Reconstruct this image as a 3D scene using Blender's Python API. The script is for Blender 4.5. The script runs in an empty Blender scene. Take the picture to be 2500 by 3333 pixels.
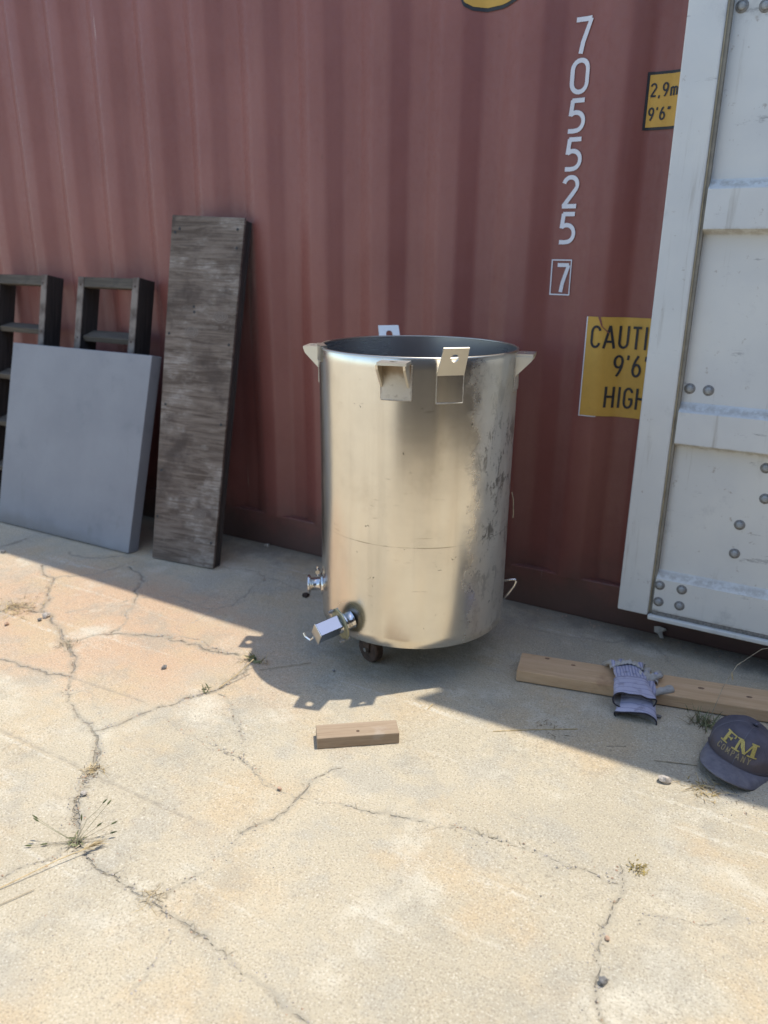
import bpy, bmesh, math, random
import numpy as np
from mathutils import Matrix, Vector, noise as mnoise

random.seed(7)
R_ = math.radians
sc = bpy.context.scene
col = sc.collection

# ------------------------------------------------------------------ camera
cam_d = bpy.data.cameras.new('camera')
cam = bpy.data.objects.new('camera', cam_d)
col.objects.link(cam)
PITCH, ROLL, YAW = 0.32214, 0.01087, -0.51436
fw = Vector((math.sin(YAW)*math.cos(PITCH), math.cos(YAW)*math.cos(PITCH), -math.sin(PITCH)))
rt = Vector((math.cos(YAW), -math.sin(YAW), 0))
up = rt.cross(fw)
r2 = rt*math.cos(ROLL) + up*math.sin(ROLL)
u2 = up*math.cos(ROLL) - rt*math.sin(ROLL)
cam.matrix_world = Matrix(((r2.x, u2.x, -fw.x, 0.0), (r2.y, u2.y, -fw.y, -2.655),
                           (r2.z, u2.z, -fw.z, 1.291), (0, 0, 0, 1)))
cam_d.sensor_fit = 'HORIZONTAL'
cam_d.sensor_width = 36
cam_d.lens = 36*2494/2500
cam_d.clip_start = 0.05
cam_d.clip_end = 2000
cam_d.dof.use_dof = True
cam_d.dof.focus_distance = 2.0
cam_d.dof.aperture_fstop = 3.4
sc.camera = cam

# ------------------------------------------------------------------ sky, sun, exposure
SUN = Vector((0.175, 0.173, 1.0)).normalized()
w = bpy.data.worlds.new('World'); sc.world = w; w.use_nodes = True
wn = w.node_tree.nodes; wl = w.node_tree.links
bg = wn['Background']
sky = wn.new('ShaderNodeTexSky'); sky.sky_type = 'NISHITA'; sky.sun_disc = False
sky.sun_elevation = math.asin(SUN.z); sky.sun_rotation = math.atan2(SUN.x, SUN.y)
sky.dust_density = 0.8
wl.new(sky.outputs[0], bg.inputs[0]); bg.inputs[1].default_value = 0.15
sd = bpy.data.lights.new('sun', 'SUN'); sd.energy = 2.2; sd.angle = R_(0.55); sd.color = (1.0, 0.95, 0.86)
so = bpy.data.objects.new('sun', sd); col.objects.link(so)
so.rotation_euler = SUN.to_track_quat('Z', 'Y').to_euler(); so.location = (2, 2, 8)
vs = sc.view_settings
sc.display_settings.display_device = 'sRGB'
vs.view_transform = 'Standard'; vs.look = 'None'; vs.exposure = 1.05; vs.gamma = 1.0
vs.use_curve_mapping = False
sc.cycles.max_bounces = 7; sc.cycles.diffuse_bounces = 3; sc.cycles.glossy_bounces = 4; sc.cycles.transmission_bounces = 2

# ------------------------------------------------------------------ object helpers
WM = {}
def thing(name, label, cat, loc=(0, 0, 0), rot=None, group=None):
    o = bpy.data.objects.new(name, None); col.objects.link(o)
    o.empty_display_size = 0.1
    M = Matrix.Translation(loc)
    if rot is not None: M = M @ rot.to_4x4()
    o.matrix_basis = M; WM[o.name] = M
    o['label'] = label; o['category'] = cat
    if group: o['group'] = group
    return o
def tag(o, label, cat, group=None):
    o['label'] = label; o['category'] = cat
    if group: o['group'] = group
    return o
def link_mesh(name, me, parent=None, M=None):
    """M is the world matrix of the mesh; parts are placed relative to their parent."""
    o = bpy.data.objects.new(name, me); col.objects.link(o)
    M = Matrix.Identity(4) if M is None else M.copy()
    WM[o.name] = M
    if parent is not None:
        o.parent = parent
        o.matrix_basis = WM[parent.name].inverted() @ M
    else:
        o.matrix_basis = M
    return o
def me_from(name, v, f, m, smooth=False):
    me = bpy.data.meshes.new(name); me.from_pydata([tuple(x) for x in v], [], f)
    if m: me.materials.append(m)
    if smooth: me.polygons.foreach_set('use_smooth', [True]*len(me.polygons))
    me.update(); return me
def me_bm(name, bm, m, smooth=False, recalc=True):
    if recalc: bmesh.ops.recalc_face_normals(bm, faces=bm.faces)
    me = bpy.data.meshes.new(name); bm.to_mesh(me); bm.free()
    if m: me.materials.append(m)
    if smooth: me.polygons.foreach_set('use_smooth', [True]*len(me.polygons))
    return me
def obj(name, bm, m, parent=None, M=None, smooth=False):
    return link_mesh(name, me_bm(name, bm, m, smooth), parent, M)

def hexa(bm, P, bev=0.0, seg=1):
    """box from 8 corners: bottom 4 then top 4"""
    vs_ = [bm.verts.new(p) for p in P]
    fs = [bm.faces.new([vs_[i] for i in q]) for q in ((0,3,2,1),(4,5,6,7),(0,1,5,4),(1,2,6,5),(2,3,7,6),(3,0,4,7))]
    if bev:
        es = list({e for f in fs for e in f.edges})
        bmesh.ops.bevel(bm, geom=es, offset=bev, segments=seg, affect='EDGES', profile=0.5)
def box(bm, a, b, bev=0.0, seg=1, M=None):
    P = [(a[0],a[1],a[2]),(b[0],a[1],a[2]),(b[0],b[1],a[2]),(a[0],b[1],a[2]),
         (a[0],a[1],b[2]),(b[0],a[1],b[2]),(b[0],b[1],b[2]),(a[0],b[1],b[2])]
    if M is not None: P = [M @ Vector(p) for p in P]
    hexa(bm, P, bev, seg)
def tube(bm, pts, rad, n=10, caps=True, closed=False):
    pts = [Vector(p) for p in pts]
    if not isinstance(rad, (list, tuple)): rad = [rad]*len(pts)
    rings = []
    prev = None
    for i, p in enumerate(pts):
        if i == 0: t = pts[1]-p
        elif i == len(pts)-1: t = p-pts[i-1]
        else: t = pts[i+1]-pts[i-1]
        t.normalize()
        if prev is None:
            a = Vector((0,0,1)) if abs(t.z) < .9 else Vector((1,0,0))
            x = t.cross(a).normalized()
        else:
            x = (prev - t*prev.dot(t)).normalized()
        prev = x
        y = t.cross(x)
        rings.append([bm.verts.new(p + (x*math.cos(2*math.pi*k/n)+y*math.sin(2*math.pi*k/n))*rad[i]) for k in range(n)])
    for a, b in zip(rings, rings[1:]):
        for k in range(n):
            bm.faces.new((a[k], a[(k+1)%n], b[(k+1)%n], b[k]))
    if caps:
        bm.faces.new(rings[0][::-1]); bm.faces.new(rings[-1])
def lathe(bm, prof, n=32, M=None, close=False):
    """profile (r, z) turned about z"""
    rings = []
    for r, z in prof:
        ring = []
        for k in range(n):
            p = Vector((r*math.cos(2*math.pi*k/n), r*math.sin(2*math.pi*k/n), z))
            if M is not None: p = M @ p
            ring.append(bm.verts.new(p))
        rings.append(ring)
    pairs = list(zip(rings, rings[1:]))
    if close: pairs.append((rings[-1], rings[0]))
    for a, b in pairs:
        for k in range(n):
            bm.faces.new((a[k], a[(k+1)%n], b[(k+1)%n], b[k]))
    return rings
def sheet(bm, poly2, thick, M):
    """flat plate: polygon (u,v) extruded by thick along w, through M"""
    a = [bm.verts.new(M @ Vector((u, v, 0))) for u, v in poly2]
    b = [bm.verts.new(M @ Vector((u, v, thick))) for u, v in poly2]
    n = len(a)
    bm.faces.new(a[::-1]); bm.faces.new(b)
    for i in range(n): bm.faces.new((a[i], a[(i+1)%n], b[(i+1)%n], b[i]))
def frame_mat(o, ex, ey, ez=None):
    ex = Vector(ex).normalized(); ey = Vector(ey); ey = (ey-ex*ey.dot(ex)).normalized(); ez = ex.cross(ey)
    return Matrix(((ex.x,ey.x,ez.x,o[0]),(ex.y,ey.y,ez.y,o[1]),(ex.z,ey.z,ez.z,o[2]),(0,0,0,1)))

# ------------------------------------------------------------------ material helpers
class N:
    def __init__(s, name):
        s.m = bpy.data.materials.new(name); s.m.use_nodes = True
        s.t = s.m.node_tree; s.b = s.t.nodes['Principled BSDF']
        s.co = s.t.nodes.new('ShaderNodeTexCoord').outputs['Object']
    def n(s, ty, **kw):
        x = s.t.nodes.new(ty)
        for k, v in kw.items(): setattr(x, k, v)
        return x
    def l(s, a, b): s.t.links.new(a, b)
    def put(s, inp, v):
        if hasattr(v, 'links') or isinstance(v, bpy.types.NodeSocket): s.l(v, inp)
        elif isinstance(v, (tuple, list)) and len(v) == 3 and inp.type == 'RGBA': inp.default_value = (*v, 1)
        else: inp.default_value = v
    def vec(s, scale=(1,1,1), rot=(0,0,0), loc=(0,0,0), co=None):
        x = s.n('ShaderNodeMapping'); s.l(co or s.co, x.inputs[0])
        x.inputs['Scale'].default_value = scale; x.inputs['Rotation'].default_value = rot; x.inputs['Location'].default_value = loc
        return x.outputs[0]
    def noise(s, scale, detail=4, rough=.55, co=None, dist=0):
        x = s.n('ShaderNodeTexNoise'); s.l(co or s.co, x.inputs['Vector'])
        x.inputs['Scale'].default_value = scale; x.inputs['Detail'].default_value = detail
        x.inputs['Roughness'].default_value = rough; x.inputs['Distortion'].default_value = dist
        return x.outputs['Fac']
    def voro(s, scale, co=None, feature='F1', out='Distance'):
        x = s.n('ShaderNodeTexVoronoi', feature=feature); s.l(co or s.co, x.inputs['Vector']); x.inputs['Scale'].default_value = scale
        return x.outputs[out]
    def ramp(s, v, a, b, lo=0.0, hi=1.0):
        x = s.n('ShaderNodeMapRange', interpolation_type='SMOOTHSTEP'); s.put(x.inputs[0], v)
        x.inputs[1].default_value = a; x.inputs[2].default_value = b; x.inputs[3].default_value = lo; x.inputs[4].default_value = hi
        return x.outputs[0]
    def math(s, op, a, b=0.0, c=None):
        x = s.n('ShaderNodeMath', operation=op); s.put(x.inputs[0], a); s.put(x.inputs[1], b)
        if c is not None: s.put(x.inputs[2], c)
        return x.outputs[0]
    def mix(s, f, a, b, mode='MIX'):
        x = s.n('ShaderNodeMix', data_type='RGBA', blend_type=mode); s.put(x.inputs['Factor'], f)
        s.put(x.inputs['A'], a); s.put(x.inputs['B'], b)
        return x.outputs['Result']
    def dist(s, p, scale=(1,1,1)):
        x = s.n('ShaderNodeVectorMath', operation='SUBTRACT'); s.l(s.co, x.inputs[0]); x.inputs[1].default_value = p
        y = s.n('ShaderNodeVectorMath', operation='MULTIPLY'); s.l(x.outputs[0], y.inputs[0]); y.inputs[1].default_value = scale
        z = s.n('ShaderNodeVectorMath', operation='LENGTH'); s.l(y.outputs[0], z.inputs[0])
        return z.outputs['Value']
    def xyz(s):
        x = s.n('ShaderNodeSeparateXYZ'); s.l(s.co, x.inputs[0]); return x.outputs
    def attr(s, name):
        x = s.n('ShaderNodeAttribute', attribute_name=name); return x.outputs['Fac']
    def bump(s, h, dist=.002, strength=1.0):
        x = s.n('ShaderNodeBump'); s.put(x.inputs['Height'], h); x.inputs['Distance'].default_value = dist; x.inputs['Strength'].default_value = strength
        s.l(x.outputs[0], s.b.inputs['Normal']); return x
    def fin(s, color, rough=.6, metal=0.0, spec=None, aniso=None):
        s.put(s.b.inputs['Base Color'], color); s.put(s.b.inputs['Roughness'], rough); s.put(s.b.inputs['Metallic'], metal)
        if spec is not None: s.put(s.b.inputs['Specular IOR Level'], spec)
        if aniso is not None: s.put(s.b.inputs['Anisotropic'], aniso)
        return s.m
def plain(name, c, rough=.6, metal=0.0, var=.15, scale=30, bumpd=0.0):
    s = N(name); f = s.noise(scale, 4)
    c2 = tuple(x*(1-var) for x in c); c3 = tuple(min(1, x*(1+var)) for x in c)
    cc = s.mix(s.ramp(f, .3, .7), c2, c3)
    if bumpd: s.bump(s.noise(scale*4, 3), bumpd)
    return s.fin(cc, rough, metal)

# concrete ---------------------------------------------------------
def mat_concrete():
    s = N('concrete')
    big = s.noise(1.3, 6, .62); mid = s.noise(5.5, 6, .65); fine = s.noise(55, 5, .7); grit = s.noise(210, 3, .7)
    c = s.mix(s.ramp(big, .32, .68), (.45, .395, .30), (.54, .465, .345))
    c = s.mix(s.ramp(mid, .48, .64, 0, .55), c, (.40, .375, .325))
    warm = s.ramp(s.math('ADD', s.dist((-2.25, -.95, 0), (.85, 1.9, 1)), s.math('MULTIPLY', s.math('SUBTRACT', mid, .5), 1.1)), 1.05, .35, 0, .85)
    c = s.mix(warm, c, (.53, .355, .235))
    ochre = s.ramp(s.noise(2.6, 5, .6, s.vec(loc=(3.1, 1.7, 0))), .49, .64, 0, .65)
    c = s.mix(ochre, c, (.52, .40, .255))
    pale = s.ramp(s.noise(3.4, 7, .68, s.vec(loc=(9, 4, 0))), .52, .68, 0, .75)
    c = s.mix(pale, c, (.61, .56, .46))
    # long pale scrape marks across the slab
    scr = s.noise(3.2, 4, .55, s.vec(scale=(.35, 5.5, 1), rot=(0, 0, R_(38))))
    c = s.mix(s.math('MULTIPLY', s.ramp(scr, .60, .70), s.ramp(fine, .40, .62, 0, .75)), c, (.66, .62, .53))
    # grey grime
    gr = s.noise(4.0, 6, .7, s.vec(loc=(0, 7, 2)))
    c = s.mix(s.ramp(gr, .50, .66, 0, .5), c, (.34, .315, .265))
    # aggregate: fine dark and light grains
    c = s.mix(s.ramp(fine, .52, .68, 0, .35), c, (.36, .32, .255))
    c = s.mix(s.ramp(grit, .53, .65, 0, .6), c, (.21, .18, .14))
    c = s.mix(s.ramp(grit, .43, .33, 0, .55), c, (.74, .70, .61))
    agg = s.voro(95, out='Color'); ax = s.n('ShaderNodeSeparateColor'); s.l(agg, ax.inputs[0])
    c = s.mix(s.ramp(ax.outputs[0], .84, .94, 0, .10), c, (.30, .27, .23))
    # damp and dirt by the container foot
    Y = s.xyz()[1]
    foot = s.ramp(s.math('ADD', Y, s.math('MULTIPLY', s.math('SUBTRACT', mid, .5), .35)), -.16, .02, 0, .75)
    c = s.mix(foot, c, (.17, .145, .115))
    # grooves and cracks
    ck = s.attr('ck')
    jag = s.math('ADD', ck, s.math('MULTIPLY', s.math('SUBTRACT', s.noise(85, 4, .7), .5), 1.6))
    halo = s.ramp(s.math('ADD', ck, s.math('MULTIPLY', s.math('SUBTRACT', fine, .5), 6)), 6.5, 1.0, 0, .5)
    c = s.mix(halo, c, (.345, .31, .25))
    crack = s.math('MULTIPLY', s.ramp(jag, 1.3, .6), s.ramp(s.noise(14, 4, .65), .38, .56, .12, 1.0))
    c = s.mix(s.math('MULTIPLY', crack, .52), c, (.235, .21, .175))
    gv = s.attr('groove')
    c = s.mix(s.math('MULTIPLY', gv, s.ramp(fine, .35, .6, .15, .65)), c, (.27, .24, .195))
    c = s.mix(1.0, c, (.975, .96, .90), 'MULTIPLY')
    h = s.math('ADD', s.math('MULTIPLY', grit, .55), s.math('MULTIPLY', fine, .9))
    h = s.math('SUBTRACT', h, s.math('MULTIPLY', crack, 1.3))
    s.bump(h, .0032)
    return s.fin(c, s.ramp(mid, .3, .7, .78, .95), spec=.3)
def mat_red():
    s = N('red_container_paint')
    a = s.noise(1.7, 5, .6); st = s.noise(5, 5, .6, s.vec(scale=(1.6, 1.6, .16))); f = s.noise(60, 4, .65)
    c = s.mix(s.ramp(a, .3, .7), (.208, .064, .048), (.245, .083, .064))
    c = s.mix(s.ramp(st, .50, .72, 0, .3), c, (.27, .115, .09))
    c = s.mix(s.ramp(f, .60, .78, 0, .2), c, (.12, .045, .038))
    sc_ = s.noise(26, 4, .6, s.vec(scale=(1.6, 1.6, .045), loc=(2, 0, 0)))
    c = s.mix(s.math('MULTIPLY', s.ramp(sc_, .70, .74), s.ramp(a, .5, .6)), c, (.48, .36, .31))
    Z = s.xyz()[2]
    dirt = s.ramp(s.math('ADD', Z, s.math('MULTIPLY', s.math('SUBTRACT', s.noise(7, 6, .7), .5), .30)), .30, .02, 0, .85)
    c = s.mix(dirt, c, (.085, .055, .043))
    rr = s.math('MULTIPLY', s.ramp(s.noise(9, 6, .75, s.vec(scale=(1, 1, .35), loc=(5, 0, 1))), .66, .74), s.ramp(a, .42, .6))
    c = s.mix(s.math('MULTIPLY', rr, .7), c, (.13, .05, .025))
    s.bump(s.noise(14, 3), .002)
    return s.fin(c, s.ramp(f, .3, .7, .40, .55), spec=.5)
def mat_steel(name='stainless_steel', base=(.78, .74, .665), rough=.22, body=False):
    s = N(name)
    brush = s.noise(6, 4, .6, s.vec(scale=(1, 1, 20)))
    blot = s.noise(5, 5, .6)
    c = s.mix(s.ramp(blot, .35, .7), base, tuple(x*.9 for x in base))
    r = s.math('ADD', s.ramp(brush, .3, .7, rough, rough+.015), s.ramp(blot, .4, .7, -.005, .015))
    h = s.math('MULTIPLY', blot, .02)
    met = 1.0
    if body:
        X = s.xyz()
        ang = s.math('ARCTAN2', X[1], X[0])
        # scuffed, scaly strip down the right-hand side
        wob = s.math('MULTIPLY', s.math('SUBTRACT', s.noise(9, 5, .7), .5), .7)
        a2 = s.math('ADD', ang, wob)
        strip = s.math('MULTIPLY', s.ramp(a2, -.62, -.30), s.ramp(a2, .55, .25))
        scal = s.math('ADD', s.math('MULTIPLY', s.noise(44, 8, .8, s.vec(scale=(1, 1, .5), rot=(.3, .2, 0)), dist=.7), .62), s.math('MULTIPLY', s.noise(11, 4, .6), .38))
        marks = s.math('MULTIPLY', strip, s.ramp(scal, .515, .575))
        c = s.mix(s.math('MULTIPLY', strip, .45), c, (.46, .43, .36))
        mz = s.math('MULTIPLY', s.ramp(X[2], .30, .50), s.ramp(X[2], .92, .72))
        c = s.mix(s.math('MULTIPLY', marks, s.math('ADD', .32, s.math('MULTIPLY', mz, .45))), c, (.10, .082, .06))
        c = s.mix(s.math('MULTIPLY', s.math('MULTIPLY', strip, s.ramp(X[2], .78, .95)), .4), c, (.62, .58, .44))
        r = s.math('ADD', r, s.math('MULTIPLY', strip, .20))
        met = s.math('SUBTRACT', 1.0, s.math('MULTIPLY', strip, .4))
        h = s.math('ADD', h, s.math('MULTIPLY', s.math('MULTIPLY', strip, scal), 1.1))
        # small nicks, blue-grey pen-like scratches and a weld line round the belly
        ni = s.noise(34, 3, .6, s.vec(scale=(1, 1, .8), rot=(0, .5, .3)), dist=1.2)
        c = s.mix(s.math('MULTIPLY', s.ramp(ni, .70, .72), .8), c, (.08, .075, .07))
        ni2 = s.noise(17, 2, .5, s.vec(scale=(1.2, 1.2, 9), rot=(.1, .0, .0)))
        c = s.mix(s.math('MULTIPLY', s.ramp(ni2, .70, .76), .35), c, (.22, .20, .17))
        ln = s.math('ABSOLUTE', s.math('SUBTRACT', X[2], s.math('ADD', .475, s.math('MULTIPLY', s.math('SUBTRACT', s.noise(3, 3), .5), .012))))
        c = s.mix(s.math('MULTIPLY', s.ramp(ln, .0026, .0006), s.ramp(blot, .42, .58, .1, .6)), c, (.20, .17, .13))
        ln2 = s.math('ABSOLUTE', s.math('SUBTRACT', X[2], .505))
        c = s.mix(s.math('MULTIPLY', s.ramp(ln2, .002, .0004), s.ramp(blot, .50, .62, 0, .4)), c, (.25, .22, .17))
        # heat tint round the drain nozzle
        d = s.dist((-.072, -.300, .200))
        ht = s.ramp(s.math('ADD', d, s.math('MULTIPLY', s.math('SUBTRACT', blot, .5), .03)), .075, .030)
        c = s.mix(s.math('MULTIPLY', ht, .55), c, (.20, .185, .19))
        r = s.math('ADD', r, s.math('MULTIPLY', ht, .12))
        # faint vertical wipe streaks and cloudy water stains
        wv_ = s.noise(13, 4, .6, s.vec(scale=(1, 1, .05)))
        c = s.mix(s.ramp(wv_, .50, .66, 0, .25), c, (.46, .42, .36))
        cl = s.noise(7, 6, .7, s.vec(loc=(3, 1, 2)))
        c = s.mix(s.ramp(cl, .52, .68, 0, .22), c, (.46, .42, .35))
        r = s.math('ADD', r, s.ramp(cl, .45, .65, 0, .015))
        # slight out-of-round that breaks the reflections up
        h = s.math('ADD', h, s.math('MULTIPLY', s.noise(3.2, 2), 2.5))
    s.bump(h, .0012)
    return s.fin(c, r, met)
def mat_grey_door():
    s = N('grey_door_paint')
    a = s.noise(2.3, 5, .6); f = s.noise(38, 5, .7)
    c = s.mix(s.ramp(a, .35, .68), (.69, .685, .63), (.61, .615, .585))
    c = s.mix(s.ramp(s.noise(4.3, 6, .7, s.vec(loc=(4, 2, 1))), .56, .72, 0, .45), c, (.28, .29, .29))
    c = s.mix(s.ramp(f, .64, .72, 0, .55), c, (.30, .24, .18))
    run = s.noise(16, 5, .65, s.vec(scale=(1.6, 1, .10), loc=(1, 2, 0)))
    c = s.mix(s.math('MULTIPLY', s.ramp(run, .56, .70), s.ramp(a, .35, .6, 0, .5)), c, (.31, .275, .215))
    scf = s.noise(7, 6, .75, s.vec(scale=(.6, 1, 2.2), loc=(8, 0, 3)))
    c = s.mix(s.ramp(scf, .62, .70, 0, .6), c, (.22, .215, .205))
    X = s.xyz()
    for zz_ in (.145, .280, .728, .850, 1.370, 1.498):     # grime lines along the folds
        dz = s.math('ABSOLUTE', s.math('SUBTRACT', X[2], zz_))
        c = s.mix(s.math('MULTIPLY', s.ramp(dz, .016, .002), s.math('MULTIPLY', s.ramp(X[0], -.384, -.374), s.ramp(f, .38, .6, .05, .45))), c, (.25, .20, .13))
    s.bump(s.math('ADD', s.noise(9, 3), s.math('MULTIPLY', f, .12)), .0015)
    return s.fin(c, .5, spec=.4)
def mat_wood(name, c1, c2, c3, axis='x', scale=1.0, rough=.8, stain=(.12,.09,.06), stain_amt=.5):
    s = N(name)
    sc3 = {'x': (.9, 14, 14), 'y': (14, .9, 14), 'z': (14, 14, .9)}[axis]
    g = s.noise(3.0*scale, 6, .65, s.vec(scale=sc3), dist=.7)
    g2 = s.noise(11*scale, 5, .7, s.vec(scale=tuple(x if x > 5 else .5 for x in sc3)))
    c = s.mix(s.ramp(g, .3, .7), c1, c2)
    c = s.mix(s.ramp(g2, .52, .70, 0, .6), c, c3)
    st = s.noise(6*scale, 5, .65)
    c = s.mix(s.ramp(st, .58, .72, 0, stain_amt), c, stain)
    s.bump(s.math('ADD', g2, s.math('MULTIPLY', g, .6)), .0016)
    return s.fin(c, rough, spec=.25)
def mat_plywood():
    s = N('weathered_plywood')
    g = s.noise(3.2, 7, .68, s.vec(scale=(1.1, 6, 13)), dist=1.1)
    g2 = s.noise(9, 6, .72, s.vec(scale=(.8, 6, 13)), dist=.5)
    c = s.mix(s.ramp(g, .32, .66), (.10, .073, .054), (.23, .18, .14))
    c = s.mix(s.ramp(g2, .50, .66, 0, .5), c, (.085, .064, .050))
    pa = s.noise(4.0, 6, .68, s.vec(scale=(1, 1, 1.5), loc=(1, 0, 3)))
    c = s.mix(s.ramp(pa, .48, .66, 0, .8), c, s.mix(s.ramp(g2, .42, .62), (.40, .35, .295), (.19, .145, .11)))
    c = s.mix(s.ramp(s.noise(5, 5, .6, s.vec(loc=(7, 2, 3))), .50, .68, 0, .8), c, (.07, .052, .042))
    for p in ((.10, 0, 1.07), (.07, 0, .235), (-.04, 0, 1.0)):      # knots
        d = s.dist(p, (1, 0, 1.5))
        d = s.math('ADD', d, s.math('MULTIPLY', s.math('SUBTRACT', g, .5), .02))
        ring = s.math('SINE', s.math('MULTIPLY', d, 620))
        k = s.ramp(d, .042, .030, 0, .75)
        c = s.mix(k, c, s.mix(s.ramp(ring, -.6, .8), (.13, .10, .08), (.24, .20, .165)))
    s.bump(s.math('ADD', g, g2), .002)
    return s.fin(c, .85, spec=.2)

M_conc = mat_concrete(); M_red = mat_red(); M_door = mat_grey_door()
M_tank = mat_steel('tank_stainless', body=True); M_steel = mat_steel('polished_fitting_steel', (.70, .68, .66), .16)
M_plate = mat_steel('lug_steel_plate', (.60, .56, .48), .36)
M_weld = plain('weld_bead', (.50, .45, .37), .5, .7, .3, 300, .001)
M_lug = mat_steel('bracket_steel', (.74, .70, .61), .42)
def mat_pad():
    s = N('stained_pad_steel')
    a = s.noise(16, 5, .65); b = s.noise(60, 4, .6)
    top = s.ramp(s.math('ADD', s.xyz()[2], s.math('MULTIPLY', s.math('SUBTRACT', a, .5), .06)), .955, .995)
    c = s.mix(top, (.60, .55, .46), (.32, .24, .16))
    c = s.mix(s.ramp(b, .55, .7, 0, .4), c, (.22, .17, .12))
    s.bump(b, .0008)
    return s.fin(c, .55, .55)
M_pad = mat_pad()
M_box = mat_steel('junction_box_steel', (.34, .37, .43), .12)
M_in = mat_steel('tank_inside_steel', (.62, .615, .62), .27)
M_dark = plain('dark_rubber_gasket', (.035, .034, .032), .7)
M_black = plain('black_marking_paint', (.022, .022, .024), .55)
def worn(name, c, under, amt=.5):
    s = N(name); f = s.noise(70, 6, .75); b = s.noise(8, 5, .65)
    cc = s.mix(s.ramp(b, .35, .7, 0, .35), c, tuple(x*.72 for x in c))
    cc = s.mix(s.math('MULTIPLY', s.ramp(f, .60, .68), s.ramp(b, .42, .62, .15, amt)), cc, under)
    s.bump(f, .0005)
    return s.fin(cc, .6)
M_white = worn('white_marking_paint', (.70, .70, .72), (.24, .09, .075), .8)
M_yel = worn('yellow_sign_film', (.60, .35, .06), (.36, .23, .08), .7)
M_bolt = plain('bolt_zinc', (.33, .33, .32), .42, .75, .2, 160)
M_boltw = plain('bolt_washer_dull', (.22, .215, .20), .6, .2, .3, 160)
M_rust = plain('rusty_iron', (.075, .048, .034), .8, .2, .4, 60, .002)
M_rail = plain('rust_brown_underframe', (.055, .038, .032), .8, 0, .4, 12, .002)
M_inner = plain('container_inside_grey', (.25, .26, .25), .7)
M_slab = None
def mat_slab():
    s = N('pale_panel_paint')
    a = s.noise(2.6, 5, .6); b = s.noise(5.5, 5, .6, s.vec(loc=(2, 5, 1)))
    c = s.mix(s.ramp(a, .3, .7), (.225, .225, .235), (.265, .265, .272))
    c = s.mix(s.ramp(b, .56, .74, 0, .5), c, (.17, .175, .185))
    c = s.mix(s.ramp(s.noise(60, 4, .7), .66, .74, 0, .5), c, (.13, .125, .12))
    c = s.mix(s.ramp(s.noise(9, 6, .75, s.vec(scale=(1, 1, .4))), .58, .72, 0, .45), c, (.18, .175, .17))
    c = s.mix(s.ramp(s.noise(40, 3, .6, s.vec(scale=(.15, 1, 1.6), rot=(0, .5, 0))), .70, .76, 0, .5), c, (.42, .42, .44))
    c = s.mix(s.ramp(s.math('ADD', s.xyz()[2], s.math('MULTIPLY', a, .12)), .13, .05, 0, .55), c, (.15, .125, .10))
    s.bump(s.noise(18, 3), .001)
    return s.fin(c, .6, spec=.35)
M_slab = mat_slab()
M_ply = mat_plywood()
M_oldwood = mat_wood('old_grey_timber', (.11, .09, .078), (.21, .18, .155), (.06, .05, .044), 'z', 1.2, .85, (.04, .034, .03), .6)
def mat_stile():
    s = N('pale_front_ladder_stile')
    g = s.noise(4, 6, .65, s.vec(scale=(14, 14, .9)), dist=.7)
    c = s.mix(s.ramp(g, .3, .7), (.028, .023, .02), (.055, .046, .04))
    pale_front = s.ramp(s.math('ADD', s.xyz()[1], s.math('MULTIPLY', s.math('SUBTRACT', s.noise(30, 4), .5), .006)), .0065, .003)  # paler front face, darker sides and back
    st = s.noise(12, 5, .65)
    c = s.mix(pale_front, c, s.mix(s.ramp(st, .4, .65), (.24, .20, .165), (.11, .085, .068)))
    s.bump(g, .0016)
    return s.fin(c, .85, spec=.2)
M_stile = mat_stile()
M_oldx = mat_wood('old_grey_rung_timber', (.075, .062, .048), (.13, .11, .085), (.045, .036, .028), 'x', 1.2, .85, (.05, .045, .04), .5)
M_edge = mat_wood('dark_plywood_edge', (.05, .042, .036), (.085, .07, .06), (.03, .026, .022), 'z', 2.0, .85)
M_lumber = mat_wood('fresh_lumber', (.54, .345, .185), (.64, .435, .255), (.43, .25, .12), 'x', 1.0, .7, (.30, .16, .08), .5)
M_block = mat_wood('aged_lumber_block', (.31, .225, .145), (.39, .295, .20), (.22, .15, .095), 'x', 1.6, .8, (.40, .33, .26), .6)

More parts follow.
